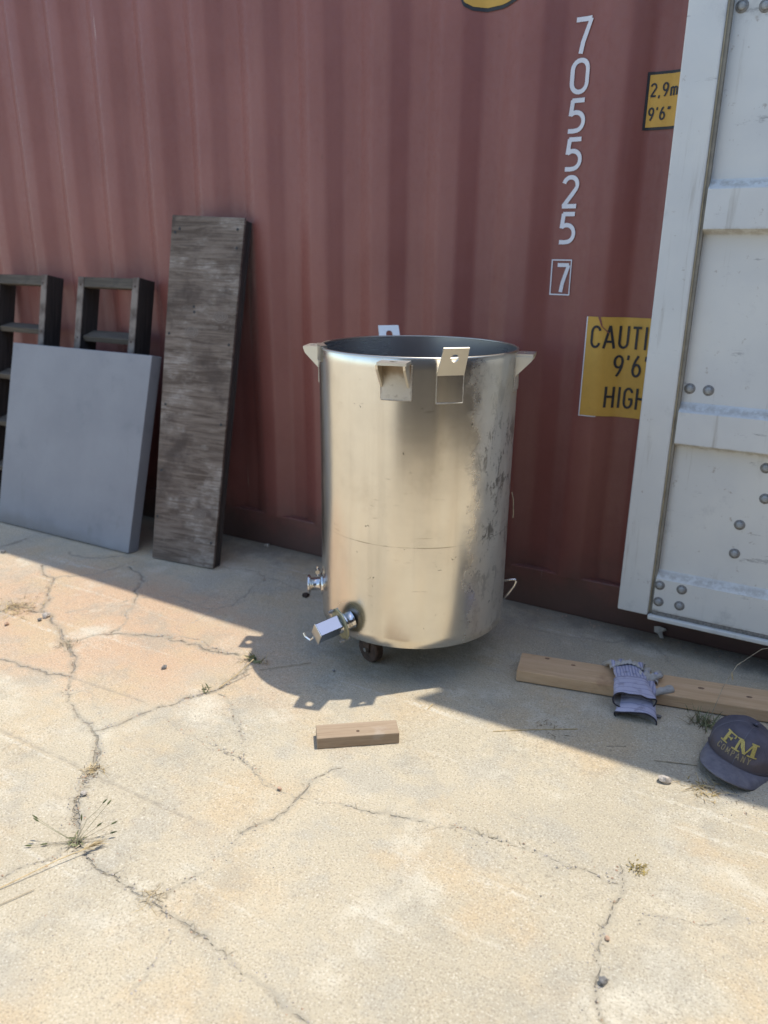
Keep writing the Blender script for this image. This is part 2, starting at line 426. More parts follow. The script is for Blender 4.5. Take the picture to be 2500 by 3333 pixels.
# ------------------------------------------------------------------ ground with carved cracks
CRACKS = [   # (width in m, points on the slab)
 (0.008, [(-2.229,-1.309), (-2.144,-1.301), (-2.076,-1.296), (-2.005,-1.294), (-1.938,-1.263)]),
 (0.011, [(-2.813,-0.697), (-2.652,-0.766), (-2.592,-0.840), (-2.495,-0.906), (-2.401,-1.004), (-2.270,-1.050), (-2.155,-1.114), (-2.038,-1.166), (-1.958,-1.232), (-1.911,-1.285), (-1.830,-1.361), (-1.772,-1.385), (-1.714,-1.406), (-1.634,-1.434), (-1.574,-1.470), (-1.522,-1.524), (-1.483,-1.582), (-1.453,-1.623), (-1.417,-1.674), (-1.358,-1.714)]),
 (0.008, [(-1.634,-1.434), (-1.610,-1.389), (-1.591,-1.323), (-1.569,-1.265), (-1.544,-1.221), (-1.535,-1.168), (-1.505,-1.126), (-1.476,-1.065), (-1.482,-0.977), (-1.495,-0.915)]),
 (0.009, [(-2.146,-1.124), (-2.114,-1.089), (-2.103,-1.050), (-2.074,-1.009), (-2.029,-0.974), (-1.950,-0.935), (-1.889,-0.906), (-1.803,-0.904), (-1.728,-0.891), (-1.638,-0.898), (-1.565,-0.878)]),
 (0.005, [(-1.889,-0.906), (-1.811,-0.876), (-1.731,-0.869), (-1.635,-0.882)]),
 (0.005, [(-2.652,-0.766), (-2.583,-0.701), (-2.521,-0.617), (-2.507,-0.487), (-2.504,-0.447)]),
 (0.008, [(-2.475,-0.517), (-2.351,-0.561), (-2.278,-0.651), (-2.216,-0.719), (-2.164,-0.787), (-2.097,-0.877), (-2.057,-0.957), (-2.057,-0.991)]),
 (0.005, [(-2.210,-0.725), (-2.141,-0.684), (-2.054,-0.641), (-1.956,-0.652), (-1.867,-0.647), (-1.834,-0.589), (-1.846,-0.497), (-1.876,-0.388), (-1.916,-0.276)]),
 (0.003, [(-1.867,-0.647), (-1.861,-0.736), (-1.884,-0.837)]),
 (0.004, [(-1.533,-1.300), (-1.513,-1.282), (-1.455,-1.297), (-1.402,-1.308), (-1.342,-1.313), (-1.274,-1.313), (-1.194,-1.323), (-1.158,-1.329), (-1.103,-1.350), (-1.064,-1.361), (-1.030,-1.367)]),
 (0.004, [(-1.461,-1.100), (-1.389,-1.124), (-1.339,-1.174), (-1.278,-1.214), (-1.234,-1.259)]),
 (0.009, [(-2.558,-1.079), (-2.529,-1.005), (-2.450,-1.015), (-2.382,-1.010)]),
 (0.003, [(-1.849,-1.336), (-1.837,-1.304), (-1.790,-1.301), (-1.718,-1.342), (-1.662,-1.397), (-1.686,-1.423)]),
 (0.004, [(-2.336,-0.965), (-2.284,-0.896), (-2.250,-0.819), (-2.215,-0.768)]),
 (0.01, [(-3.170,-0.651), (-3.155,-0.585), (-3.158,-0.514)]),
 (0.006, [(-2.837,-0.531), (-2.732,-0.547), (-2.636,-0.476), (-2.551,-0.424)]),
 (0.006, [(-2.132,-0.311), (-2.029,-0.273), (-1.962,-0.268), (-1.839,-0.299), (-1.681,-0.335)]),
 (0.0062, [(-1.569,-1.478), (-1.525,-1.523), (-1.482,-1.587), (-1.443,-1.637), (-1.402,-1.681), (-1.351,-1.716), (-1.317,-1.758), (-1.265,-1.769), (-1.196,-1.784), (-1.135,-1.786), (-1.077,-1.789), (-1.040,-1.792), (-0.978,-1.794), (-0.942,-1.793), (-0.890,-1.795), (-0.833,-1.806), (-0.786,-1.820), (-0.739,-1.822), (-0.689,-1.831), (-0.650,-1.841), (-0.601,-1.846), (-0.554,-1.864)]),
 (0.007, [(-1.317,-1.758), (-1.328,-1.793), (-1.353,-1.852), (-1.365,-1.890), (-1.370,-1.909), (-1.383,-1.953)]),
 (0.0035, [(-1.022,-1.764), (-1.015,-1.694), (-1.008,-1.627), (-1.001,-1.572), (-1.011,-1.535)]),
 (0.006, [(-1.011,-1.535), (-0.993,-1.497), (-0.970,-1.447), (-0.965,-1.406), (-0.965,-1.367), (-0.976,-1.300), (-0.961,-1.259), (-0.935,-1.210)]),
 (0.0045, [(-1.248,-1.319), (-1.169,-1.325), (-1.104,-1.349), (-1.026,-1.372), (-0.970,-1.369), (-0.925,-1.363), (-0.883,-1.343), (-0.834,-1.324), (-0.782,-1.323), (-0.753,-1.306)]),
 (0.003, [(-0.954,-1.820), (-0.938,-1.867), (-0.927,-1.908), (-0.920,-1.955)]),
 (0.005, [(-0.755,-1.302), (-0.713,-1.297), (-0.652,-1.280), (-0.618,-1.287), (-0.567,-1.253), (-0.513,-1.253), (-0.453,-1.244), (-0.392,-1.242), (-0.353,-1.244), (-0.295,-1.242), (-0.249,-1.239), (-0.226,-1.248), (-0.203,-1.242)]),
 (0.0045, [(-0.205,-1.190), (-0.193,-1.244), (-0.192,-1.287), (-0.195,-1.352), (-0.200,-1.387), (-0.195,-1.435), (-0.184,-1.499), (-0.171,-1.541), (-0.157,-1.570), (-0.138,-1.578), (-0.115,-1.609)]),
 (0.002, [(-0.145,-1.329), (-0.059,-1.272), (0.090,-1.193)]),
 (0.004, [(-0.683,-0.181), (-0.603,-0.163), (-0.502,-0.139), (-0.372,-0.069), (-0.303,-0.139), (-0.247,-0.210)]),
 (0.003, [(-0.915,-0.163), (-0.831,-0.176), (-0.703,-0.177)]),
]
GROOVES = [((-1.95, -1.563), (-1.05, -1.561)), ((-2.0, -1.272), (-1.582, -1.246))]
def jagged(pts, amp, levels=4, seed=0):
    rnd = random.Random(seed)
    P = [Vector((a, b)) for a, b in pts]
    for lv in range(levels):
        Q = [P[0]]
        for a, b in zip(P, P[1:]):
            d = b-a
            nrm = Vector((-d.y, d.x))
            m = (a+b)/2 + nrm*rnd.uniform(-amp, amp)
            if d.length > .012: Q += [m, b]
            else: Q += [b]
        P = Q
    return np.array([(p.x, p.y) for p in P])
GX0, GX1, GY0, GY1, ST = -3.75, 0.55, -2.30, 0.12, 0.0055
def vnoise(x, y, f, seed):
    """smooth lattice noise on numpy arrays"""
    rs = np.random.RandomState(seed); T = rs.rand(64, 64)
    u = x*f; v = y*f; iu = np.floor(u).astype(int); iv = np.floor(v).astype(int)
    a = u-iu; b = v-iv; a = a*a*(3-2*a); b = b*b*(3-2*b)
    g = lambda i, j: T[i % 64, j % 64]
    return (g(iu, iv)*(1-a)+g(iu+1, iv)*a)*(1-b)+(g(iu, iv+1)*(1-a)+g(iu+1, iv+1)*a)*b - .5
CRACK_LINES = []
def build_ground():
    xs = np.arange(GX0, GX1+ST/2, ST); ys = np.arange(GY0, GY1+ST/2, ST)
    nx, ny = len(xs), len(ys)
    X, Y = np.meshgrid(xs, ys)
    ck = np.full(X.shape, 12.0); dep = np.zeros(X.shape)
    for i, (wd, pts) in enumerate(CRACKS):
        J = jagged(pts, .17, 4, i*13+5); CRACK_LINES.append((wd, J))
        half = wd*.29
        rnd = random.Random(i)
        wv = 1.0
        for (x0, y0), (x1, y1) in zip(J, J[1:]):
            wv = min(1.5, max(.45, wv+rnd.uniform(-.22, .22)))
            m = 12*half*1.6
            i0 = max(0, int((min(x0, x1)-m-GX0)/ST)); i1 = min(nx, int((max(x0, x1)+m-GX0)/ST)+2)
            j0 = max(0, int((min(y0, y1)-m-GY0)/ST)); j1 = min(ny, int((max(y0, y1)+m-GY0)/ST)+2)
            if i0 >= i1 or j0 >= j1: continue
            sx = X[j0:j1, i0:i1]; sy = Y[j0:j1, i0:i1]
            dx, dy = x1-x0, y1-y0; L = dx*dx+dy*dy+1e-12
            t = np.clip(((sx-x0)*dx+(sy-y0)*dy)/L, 0, 1)
            d = np.hypot(sx-x0-t*dx, sy-y0-t*dy)
            v = d/(half*wv)
            ck[j0:j1, i0:i1] = np.minimum(ck[j0:j1, i0:i1], v)
            dd = np.clip(1.35-v, 0, 1)*min(.003, wd*.32)
            dep[j0:j1, i0:i1] = np.maximum(dep[j0:j1, i0:i1], dd)
    gv = np.zeros(X.shape)
    for (x0, y0), (x1, y1) in GROOVES:
        dx, dy = x1-x0, y1-y0; L = dx*dx+dy*dy
        t = np.clip(((X-x0)*dx+(Y-y0)*dy)/L, 0, 1)
        d = np.hypot(X-x0-t*dx, Y-y0-t*dy) + np.abs(vnoise(X, Y, 30, 5))*.006
        gv = np.maximum(gv, np.clip(1.3-d/.007, 0, 1)*np.clip(np.minimum(t, 1-t)*8, 0, 1))
    Z = -dep - gv*.002 + vnoise(X, Y, 2.3, 1)*.004 + vnoise(X, Y, 9, 2)*.0018 + vnoise(X, Y, 60, 3)*.0012
    # shoulders of the wide cracks are crumbled
    Z -= np.clip(4.0-ck, 0, 3)/3*np.clip(vnoise(X, Y, 45, 8), 0, 1)*.006
    edge = np.minimum(np.minimum(X-GX0, GX1-X), np.minimum(Y-GY0, GY1-Y))
    Z *= np.clip(edge/.1, 0, 1)
    co = np.stack([X, Y, Z], -1).reshape(-1, 3)
    idx = np.arange(nx*ny).reshape(ny, nx)
    q = np.stack([idx[:-1, :-1], idx[:-1, 1:], idx[1:, 1:], idx[1:, :-1]], -1).reshape(-1, 4)
    # outer sheet to the horizon
    B = 140.0; nb = len(co)
    ox = [-B, GX0, GX1, B]; oy = [-B, GY0, GY1, B]
    oc = np.array([(x, y, 0) for y in oy for x in ox], float)
    oq = []
    for j in range(3):
        for i in range(3):
            if (i, j) != (1, 1): oq.append([nb+j*4+i, nb+j*4+i+1, nb+(j+1)*4+i+1, nb+(j+1)*4+i])
    co = np.vstack([co, oc]); q = np.vstack([q, np.array(oq)])
    me = bpy.data.meshes.new('concrete_ground')
    me.vertices.add(len(co)); me.vertices.foreach_set('co', co.astype(np.float32).ravel())
    me.loops.add(q.size); me.loops.foreach_set('vertex_index', q.astype(np.int32).ravel())
    me.polygons.add(len(q)); me.polygons.foreach_set('loop_start', np.arange(0, q.size, 4, dtype=np.int32))
    me.update(calc_edges=True)
    me.polygons.foreach_set('use_smooth', [True]*len(q))
    for nm, arr, fill in (('ck', ck, 12.0), ('groove', gv, 0.0)):
        at = me.attributes.new(nm, 'FLOAT', 'POINT')
        at.data.foreach_set('value', np.concatenate([arr.ravel(), np.full(len(oc), fill)]).astype(np.float32))
    me.materials.append(M_conc)
    o = link_mesh('concrete_ground', me); o['kind'] = 'structure'
    o['label'] = 'cracked sunlit concrete slab'
    return o
build_ground()

# ------------------------------------------------------------------ shipping container
PITCHX, XE = 0.278, -3.446            # corrugation pitch, right edge of one outer flat
CX0, CX1 = -11.45, 0.60
def prof(x):
    """depth of the corrugated side (0 outer face, .036 inner face)"""
    def raw(x):
        u = (x-XE) % PITCHX
        if u < .068: return .036*u/.068
        if u < .138: return .036
        if u < .206: return .036*(1-(u-.138)/.068)
        return 0.0
    return sum(raw(x+d) for d in (-.012, -.009, -.006, -.003, 0, .003, .006, .009, .012))/9
def breaks(a, b):
    out = []
    k = math.floor((a-XE)/PITCHX)-1
    while XE+k*PITCHX < b:
        for u in (0, .068, .138, .206):
            for d in (-.012, -.004, .004, .012):      # rounded folds
                x = XE+k*PITCHX+u+d
                if a < x < b: out.append(x)
        k += 1
    return out
cont = thing('shipping_container', 'rust-red corrugated shipping container with its grey door folded back along the side', 'container', (-5.4, 1.22, 0))
def side_panel():
    xs = [CX0]+breaks(CX0, CX1)+[CX1]
    xs = sorted(set(round(x, 5) for x in xs))
    zs = np.linspace(.15, 2.78, 34)
    v = []; f = []
    for z in zs:
        for x in xs:
            d = mnoise.noise((x*1.1, 0, z*1.3))*.007 + mnoise.noise((x*3.1, 4, z*2.6))*.0025
            d *= min(1, (z-.15)*4, (2.78-z)*4)
            v.append((x, prof(x)+d, z))
    n = len(xs)
    for j in range(len(zs)-1):
        for i in range(n-1):
            f.append((j*n+i, j*n+i+1, (j+1)*n+i+1, (j+1)*n+i))
    return me_from('side_panel', v, f, M_red, True)
side = link_mesh('side_panel', side_panel(), cont)
bm = bmesh.new(); box(bm, (CX0, .006, .0), (CX1, .07, .158), .006, 2)
obj('bottom_rail', bm, M_red, cont)
bm = bmesh.new(); box(bm, (CX0, -.004, 2.77), (CX1, .06, 2.86), .008, 2)
obj('top_rail', bm, M_red, cont)
for x0, x1 in ((CX1, CX1+.16), (CX0-.16, CX0)):
    bm = bmesh.new(); box(bm, (x0, -.004, .12), (x1, .16, 2.78), .012, 2); obj('corner_post', bm, M_red, cont)
    for z0 in (0, 2.78):
        bm = bmesh.new(); box(bm, (x0-.005, -.008, z0), (x1+.005, .17, z0+.12), .012, 2); obj('corner_casting', bm, M_red, cont)
bm = bmesh.new(); box(bm, (CX0-.16, .07, 2.80), (CX1+.16, 2.43, 2.84)); obj('roof', bm, M_red, cont)
bm = bmesh.new(); box(bm, (CX0-.16, .08, .10), (CX1+.10, 2.43, .15)); obj('floor', bm, M_rail, cont)
bm = bmesh.new(); box(bm, (CX0-.1, 2.38, .15), (CX1+.1, 2.43, 2.80)); obj('far_side_panel', bm, M_red, cont)
bm = bmesh.new(); box(bm, (CX0-.15, .17, .15), (CX0-.1, 2.38, 2.80)); obj('end_panel', bm, M_red, cont)
bm = bmesh.new(); box(bm, (CX1+.09, 1.26, .15), (CX1+.14, 2.38, 2.80), .006); obj('closed_door', bm, M_red, cont)

# the open leaf lying along the side, its inner face to the viewer
YF = -.122; YR = -.090
DX0, DX1, DZ0, DZ1 = -.487, .655, .128, 2.66
door = None
def door_leaf():
    global door
    pr = [(YF,.150),(YF,.268),(YR,.292),(YR,.722),(YF,.736),(YF,.836),(YR,.864),(YR,1.362),(YF,1.376),(YF,1.484),(YR,1.512),
          (YR,2.002),(YF,2.016),(YF,2.124),(YR,2.152),(YR,2.50),(YF,2.515),(YF,2.62)]
    # pressed sheet with small bend radii and faint oil-canning
    xs = np.linspace(-.372, .545, 26); v = []; f = []
    fine = []
    for (y0, z0), (y1, z1) in zip(pr, pr[1:]):
        k = max(1, int(abs(z1-z0)/.06))
        for i in range(k): fine.append((y0+(y1-y0)*i/k, z0+(z1-z0)*i/k))
    fine.append(pr[-1])
    for y, z in fine:
        for x in xs:
            bow = mnoise.noise((x*2.2, 3, z*2.0))*.004
            v.append((x, y+bow, z))
    n = len(xs)
    for j in range(len(fine)-1):
        for i in range(n-1): f.append((j*n+i, j*n+i+1, (j+1)*n+i+1, (j+1)*n+i))
    door = link_mesh('door', me_from('door', v, f, M_door), cont)
    door['label'] = 'pale grey inner face of the container door with raised bands and round bolts'
    for a, b in ((DX0, -.385), (.56, DX1)):
        bm = bmesh.new(); box(bm, (a, YF-.004, DZ0), (b, YF+.052, DZ1), .005, 2); obj('stile', bm, M_door, door)
    bm = bmesh.new(); box(bm, (-.3848, YF+.006, DZ0+.01), (-.372, YF+.05, DZ1-.02)); obj('gasket', bm, plain('grey_door_gasket', (.24, .22, .175), .8), door)
    bm = bmesh.new(); box(bm, (-.3845, YF+.0005, DZ0+.012), (-.3800, YF+.01, DZ1-.02), .0015); obj('gasket_lip', bm, plain('aged_gasket_lip', (.34, .29, .19), .7), door)
    bm = bmesh.new(); box(bm, (-.372, YR+.006, DZ0+.01), (.56, YR+.020, DZ1-.01)); obj('backing_sheet', bm, M_red, door)
    bm = bmesh.new(); box(bm, (-.3835, YF-.010, DZ0-.012), (.558, YF+.02, DZ0+.006), .005, 2); obj('bottom_lip', bm, M_door, door)
    bm = bmesh.new(); box(bm, (-.372, YF+.0015, DZ0+.006), (.558, YF+.03, .150), .002); obj('bottom_gasket', bm, M_boltw, door)
    bm = bmesh.new()
    lathe(bm, [(.0001,.0),(.0170,.0),(.0170,.0025),(.0150,.0032),(.0105,.0030),(.0100,.0062),(.0075,.0082),(.0040,.0092),(.0001,.0094)], 18)
    bmesh.ops.remove_doubles(bm, verts=bm.verts, dist=.0002)
    bme = me_bm('bolt', bm, M_boltw, True)
    bme.materials.append(plain('bolt_head_paint', (.34, .35, .34), .5, 0, .2, 200))
    for pg in bme.polygons: pg.material_index = 1 if math.hypot(pg.center.x, pg.center.y) < .0098 else 0
    for x, z, y in ((-.370,.907,YR),(-.297,.906,YR),(-.148,.491,YR),(-.149,.393,YR),(-.101,.685,YR),(-.089,.588,YR),
                    (-.358,.246,YF),(-.287,.246,YF),(-.355,.186,YF),(-.287,.187,YF),(-.367,1.944,YR),(-.293,1.938,YR),(.02,.906,YR),(.09,.906,YR)):
        if y == YR and x < -.36: x = -.352
        link_mesh('bolt', bme, door, Matrix.Translation((x, y+.0015, z)) @ Matrix.Rotation(R_(90), 4, 'X') @ Matrix.Rotation(random.uniform(0, 1), 4, 'Z'))
    for z in (.42, 1.03, 1.66, 2.3):
        bm = bmesh.new(); box(bm, (DX1-.01, -.095, z), (CX1+.10, -.004, z+.09), .008, 2); obj('hinge', bm, M_red, door)
door_leaf()

# --- lettering: stroke glyphs, height 1
def arc(cx, cy, rx, ry, a0, a1, n=12):
    return [(cx+rx*math.cos(R_(a0+(a1-a0)*i/n)), cy+ry*math.sin(R_(a0+(a1-a0)*i/n))) for i in range(n+1)]
def stadium(cx, rx, y0, y1, n=10):
    return arc(cx, y1-rx*1.15, rx, rx*1.15, 0, 180, n)+arc(cx, y0+rx*1.15, rx, rx*1.15, 180, 360, n)
def glyph(ch):
    W = .46
    if ch == '7': return W, [[(0, .945), (W, .945)], [(W-.01, .945), (.33, .60), (.24, .32), (.19, 0)]]
    if ch == '0' or ch == 'O': p = stadium(W/2, W/2, .05, .95); return W, [p+[p[0], p[1]]]
    if ch == '5': return W, [[(W-.02, .945), (.06, .945)], [(.085, .96), (.045, .50)], [(.045, .535)]+arc(.20, .33, .25, .27, 105, -75, 14)+[(.16, .055), (.0, .06)]]
    if ch == '2': return W, [arc(.225, .70, .215, .245, 165, -10, 12)+[(.40, .58), (.04, .06)], [(.0, .055), (W, .055)]]
    if ch == '9': p = arc(.23, .68, .20, .265, 0, 360, 18); return W, [p+[p[1]], [(.43, .70), (.40, .45), (.30, .2), (.17, 0)]]
    if ch == '6': p = arc(.23, .32, .20, .265, 0, 360, 18); return W, [p+[p[1]], [(.03, .30), (.06, .55), (.16, .8), (.29, 1)]]
    if ch == 'C': return W, [arc(.23, .70, .21, .25, 15, 180, 12)+arc(.23, .30, .21, .25, 180, 345, 12)]
    if ch == 'A': return .5, [[(0, 0), (.25, 1)], [(.25, 1), (.5, 0)], [(.10, .30), (.40, .30)]]
    if ch == 'U': return W, [[(.03, 1), (.03, .28)]+arc(.23, .27, .20, .22, 180, 360, 12)+[(.43, 1)]]
    if ch == 'T': return .44, [[(0, .945), (.44, .945)], [(.22, .94), (.22, 0)]]
    if ch == 'I': return .12, [[(.06, 0), (.06, 1)]]
    if ch == 'N': return W, [[(.04, 0), (.04, 1)], [(.05, .98), (.42, .02)], [(.43, 0), (.43, 1)]]
    if ch == 'H': return W, [[(.04, 0), (.04, 1)], [(.43, 0), (.43, 1)], [(.04, .52), (.43, .52)]]
    if ch == 'G': return W, [arc(.23, .70, .21, .25, 15, 180, 12)+arc(.23, .30, .21, .25, 180, 360, 12)+[(.44, .46)], [(.47, .46), (.25, .46)]]
    if ch == 'M': return .60, [[(.04, 0), (.07, 1)], [(.07, .98), (.30, .2)], [(.30, .2), (.53, .98)], [(.53, 1), (.56, 0)]]
    if ch == 'P': return W, [[(.04, 0), (.04, 1)], [(.04, .945)]+arc(.22, .72, .2, .225, 90, -90, 10)+[(.04, .495)]]
    if ch == 'Y': return .5, [[(0, 1), (.25, .48)], [(.5, 1), (.25, .48)], [(.25, .5), (.25, 0)]]
    if ch == 'm': return .58, [[(.04, 0), (.04, .62)], [(.04, .42)]+arc(.17, .45, .13, .15, 170, 0, 8)+[(.30, 0)], [(.30, .42)]+arc(.43, .45, .13, .15, 170, 0, 8)+[(.56, 0)]]
    if ch == ',': return .12, [[(.08, .10), (.03, -.12)]]
    if ch == "'": return .10, [[(.06, 1), (.03, .78)]]
    if ch == '"': return .22, [[(.06, 1), (.04, .78)], [(.18, 1), (.16, .78)]]
    return .3, []
def ribbon(pts, hw):
    """quads (as 2d point lists) of a stroke"""
    P = [Vector(p) for p in pts]; L = []; Rr = []
    for i, p in enumerate(P):
        if i == 0: t = P[1]-p
        elif i == len(P)-1: t = p-P[i-1]
        else: t = (P[i+1]-p).normalized()+(p-P[i-1]).normalized()
        t.normalize(); n = Vector((-t.y, t.x))
        L.append(p+n*hw); Rr.append(p-n*hw)
    return [(L[i], L[i+1], Rr[i+1], Rr[i]) for i in range(len(P)-1)]
def text_quads(txt, h, wx, stroke, gap):
    """list of (list of quads) strokes for a line of text, u to the right, v up"""
    out = []; u = 0
    for ch in txt:
        gw, st = glyph(ch)
        for s in st:
            out.append([[(u+p.x*1.0, p.y) for p in q] for q in ribbon([(x*h*wx, y*h) for x, y in s], stroke/2)])
        u += gw*h*wx+gap
    return out, u-gap
LIFT = [0.0]
def on_side(name, strokes, x0, z0, m, parent, lift=.003, smooth_depth=None):
    """lay flat strokes on the corrugated side, following its folds"""
    bm = bmesh.new(); k = 0
    for s in strokes:
        k += 1
        vd = {}
        for q in s:
            vs_ = []
            for (u, v) in q:
                key = (round(u, 5), round(v, 5), k)
                if key not in vd: vd[key] = bm.verts.new((x0+u, -k*.00012, z0+v))
                vs_.append(vd[key])
            if len(set(vs_)) > 2:
                try: bm.faces.new(list(dict.fromkeys(vs_)))
                except ValueError: pass
    xs = [v.co.x for v in bm.verts]
    for bx in breaks(min(xs)-.001, max(xs)+.001):
        bmesh.ops.bisect_plane(bm, geom=bm.verts[:]+bm.edges[:]+bm.faces[:], plane_co=(bx, 0, 0), plane_no=(1, 0, 0), dist=1e-6)
    for v in bm.verts:
        d = mnoise.noise((v.co.x*1.1, 0, v.co.z*1.3))*.007 + mnoise.noise((v.co.x*3.1, 4, v.co.z*2.6))*.0025
        v.co.y += prof(v.co.x) + d - lift
    bmesh.ops.recalc_face_normals(bm, faces=bm.faces)
    return obj(name, bm, m, parent)
def rect(u0, v0, u1, v1, nv=1):
    return [[(u0, v0+(v1-v0)*i/nv), (u1, v0+(v1-v0)*i/nv), (u1, v0+(v1-v0)*(i+1)/nv), (u0, v0+(v1-v0)*(i+1)/nv)] for i in range(nv)]
# serial number, one digit below the other
zz = 2.003
for ch in '705525':
    zz -= .1
    st, tw = text_quads(ch, .100, 1.08, .0135, 0)
    on_side('painted_digit', st, -.848, zz, M_white, cont)
    zz -= .0133
st, tw = text_quads('7', .094, .92, .0125, 0)
on_side('painted_digit', st, -.846, 1.180, M_white, cont)
fr = [rect(-.868, 1.170, -.864, 1.287, 3), rect(-.800, 1.170, -.796, 1.287, 3), rect(-.864, 1.170, -.800, 1.174), rect(-.864, 1.283, -.800, 1.287)]
on_side('check_digit_box', fr, 0, 0, M_white, cont)
# caution sign
sg = on_side('caution_sign', [rect(-.718, .771, -.352, 1.106, 8)], 0, 0, M_yel, cont)
sg['label'] = 'yellow sign with black letters, right part behind the grey door'
on_side('sign_edge', [rect(-.7195, .771, -.716, 1.106, 8), rect(-.7195, .768, -.66, .771)], 0, 0, M_white, sg, .0036)
for t, u, z, h in (('CAUTION', -.698, 1.003, .075), ("9'6\"", -.620, .910, .072), ('HIGH', -.638, .802, .072)):
    st, tw = text_quads(t, h, .84, .0080, .0128)
    on_side('sign_lettering', st, u, z, M_black, sg, .0052)
on_side('sign_scratch', [[[(-.682,1.106),(-.673,1.106),(-.664,1.075),(-.668,1.075)], [(-.668,1.075),(-.664,1.075),(-.642,1.055),(-.645,1.053)]]], 0, 0, M_red, sg, .0062)
# height plate
sg = on_side('height_sign', [rect(-.611, 1.670, -.33, 1.831, 5)], 0, 0, M_black, cont)
sg['label'] = 'yellow height plate with black border'
on_side('sign_field', [rect(-.603, 1.678, -.338, 1.823, 5)], 0, 0, M_yel, sg, .0042)
for t, u, z, h in (('2,9m', -.597, 1.762, .038), ("9'6\"", -.597, 1.697, .036)):
    st, tw = text_quads(t, h, .88, .0052, .0078)
    on_side('sign_lettering', st, u, z, M_black, sg, .0055)
# the lower tip of a yellow emblem higher up
def leaf(off):
    P = [(-1.232, 2.092), (-1.222, 2.073), (-1.195, 2.060), (-1.150, 2.055), (-1.100, 2.058), (-1.040, 2.070), (-.990, 2.092), (-.955, 2.13), (-.935, 2.19), (-.95, 2.25), (-1.0, 2.30),
         (-1.07, 2.31), (-1.10, 2.25), (-1.14, 2.19), (-1.19, 2.14)]
    c = Vector((-1.08, 2.16))
    Q = [Vector(p) for p in P]
    out = []
    for i, p in enumerate(Q):
        t = (Q[(i+1) % len(Q)]-Q[i-1]).normalized(); out.append(p+Vector((-t.y, t.x))*off)
    n = len(out)
    return [[tuple(c), tuple(out[i]), tuple(out[(i+1) % n])] for i in range(n)]
sg = on_side('emblem', [leaf(0)], 0, 0, M_black, cont)
on_side('emblem_field', [leaf(.011)], 0, 0, M_yel, sg, .0045)

# unseen sheets added above the container, cut to cast the long shade line
ev = thing('shade_caster', 'unseen sheets added above the container top to cast the shade line', 'roof', (-5.4, .4, 2.87))
bm = bmesh.new()
EV = lambda x: -.188 - .018*(x+1.5)
hexa(bm, [(-11.6, EV(-11.6), 2.995), (.86, EV(.86), 2.995), (.86, 1.6, 3.09), (-11.6, 1.6, 3.09), (-11.6, EV(-11.6), 3.01), (.86, EV(.86), 3.01), (.86, 1.6, 3.105), (-11.6, 1.6, 3.105)])
obj('shade_sheet', bm, M_rail, ev)
bm = bmesh.new()
hexa(bm, [(-.398, -.296, 3.014), (.88, -.296, 3.014), (.88, 1.6, 3.11), (.75, 1.6, 3.11), (-.398, -.296, 3.026), (.88, -.296, 3.026), (.88, 1.6, 3.122), (.75, 1.6, 3.122)])
obj('shade_sheet', bm, M_rail, ev)
for x in (-11.2, -8, -5, -2.2, .35):
    bm = bmesh.new(); box(bm, (x, .05, 2.842), (x+.09, 1.5, 2.99)); obj('shade_sheet_prop', bm, M_rail, ev)

# dark container shape added behind the viewer, as a dark reflection for the tank
oa = R_(-63); od = Vector((math.cos(oa), math.sin(oa), 0)); op = Vector((-1.1, -.5, 0))+od*3.15
OM = Matrix.Translation(op) @ Matrix.Rotation(oa, 4, 'Z')
opp = thing('added_dark_box', 'dark grey container end added unseen behind the viewer for the tank reflection', 'container', op, OM.to_3x3())
bm = bmesh.new(); V = []
for i_, y in enumerate(np.arange(-1.12, 1.121, .07)):
    x = .036 if (i_ // 2) % 2 else 0; V.append((bm.verts.new((x, y, .15)), bm.verts.new((x, y, 2.5))))
for a_, b_ in zip(V, V[1:]): bm.faces.new((a_[0], b_[0], b_[1], a_[1]))
obj('end_panel', bm, plain('dark_grey_paint', (.085, .08, .075), .6, 0, .3, 3), opp, OM)
bm = bmesh.new()
for y in (-1.2, 1.13): box(bm, (-.01, y, 0), (.12, y+.08, 2.6))
box(bm, (0, -1.12, 0), (.1, 1.13, .15)); box(bm, (0, -1.12, 2.5), (.1, 1.13, 2.6)); obj('end_frame', bm, M_rail, opp, OM)
bm = bmesh.new(); box(bm, (.125, -1.2, .02), (6.0, 1.2, 2.58)); obj('box_body', bm, M_rail, opp, OM)
# unseen dark box added beyond the right edge to darken right-facing corrugations
crs = thing('added_dark_box', 'unseen dark brown box added crosswise at right to darken the corrugations', 'container', (3.95, -2.0, 0))
bm = bmesh.new(); V = []
for i_, y in enumerate(np.arange(-5.2, 1.6, .07)):
    x = 2.75 + (.036 if (i_ // 2) % 2 else 0); V.append((bm.verts.new((x, y, .15)), bm.verts.new((x, y, 2.5))))
for a_, b_ in zip(V, V[1:]): bm.faces.new((a_[0], b_[0], b_[1], a_[1]))
obj('side_panel', bm, plain('dark_brown_paint', (.06, .045, .04), .6, 0, .3, 3), crs)
bm = bmesh.new(); box(bm, (2.77, -5.25, 0), (5.15, 1.65, .15)); box(bm, (2.74, -5.25, 2.5), (5.15, 1.65, 2.6)); obj('frame_rails', bm, M_rail, crs)
bm = bmesh.new(); box(bm, (2.80, -5.2, .15), (5.15, 1.6, 2.5)); obj('box_body', bm, M_inner, crs)

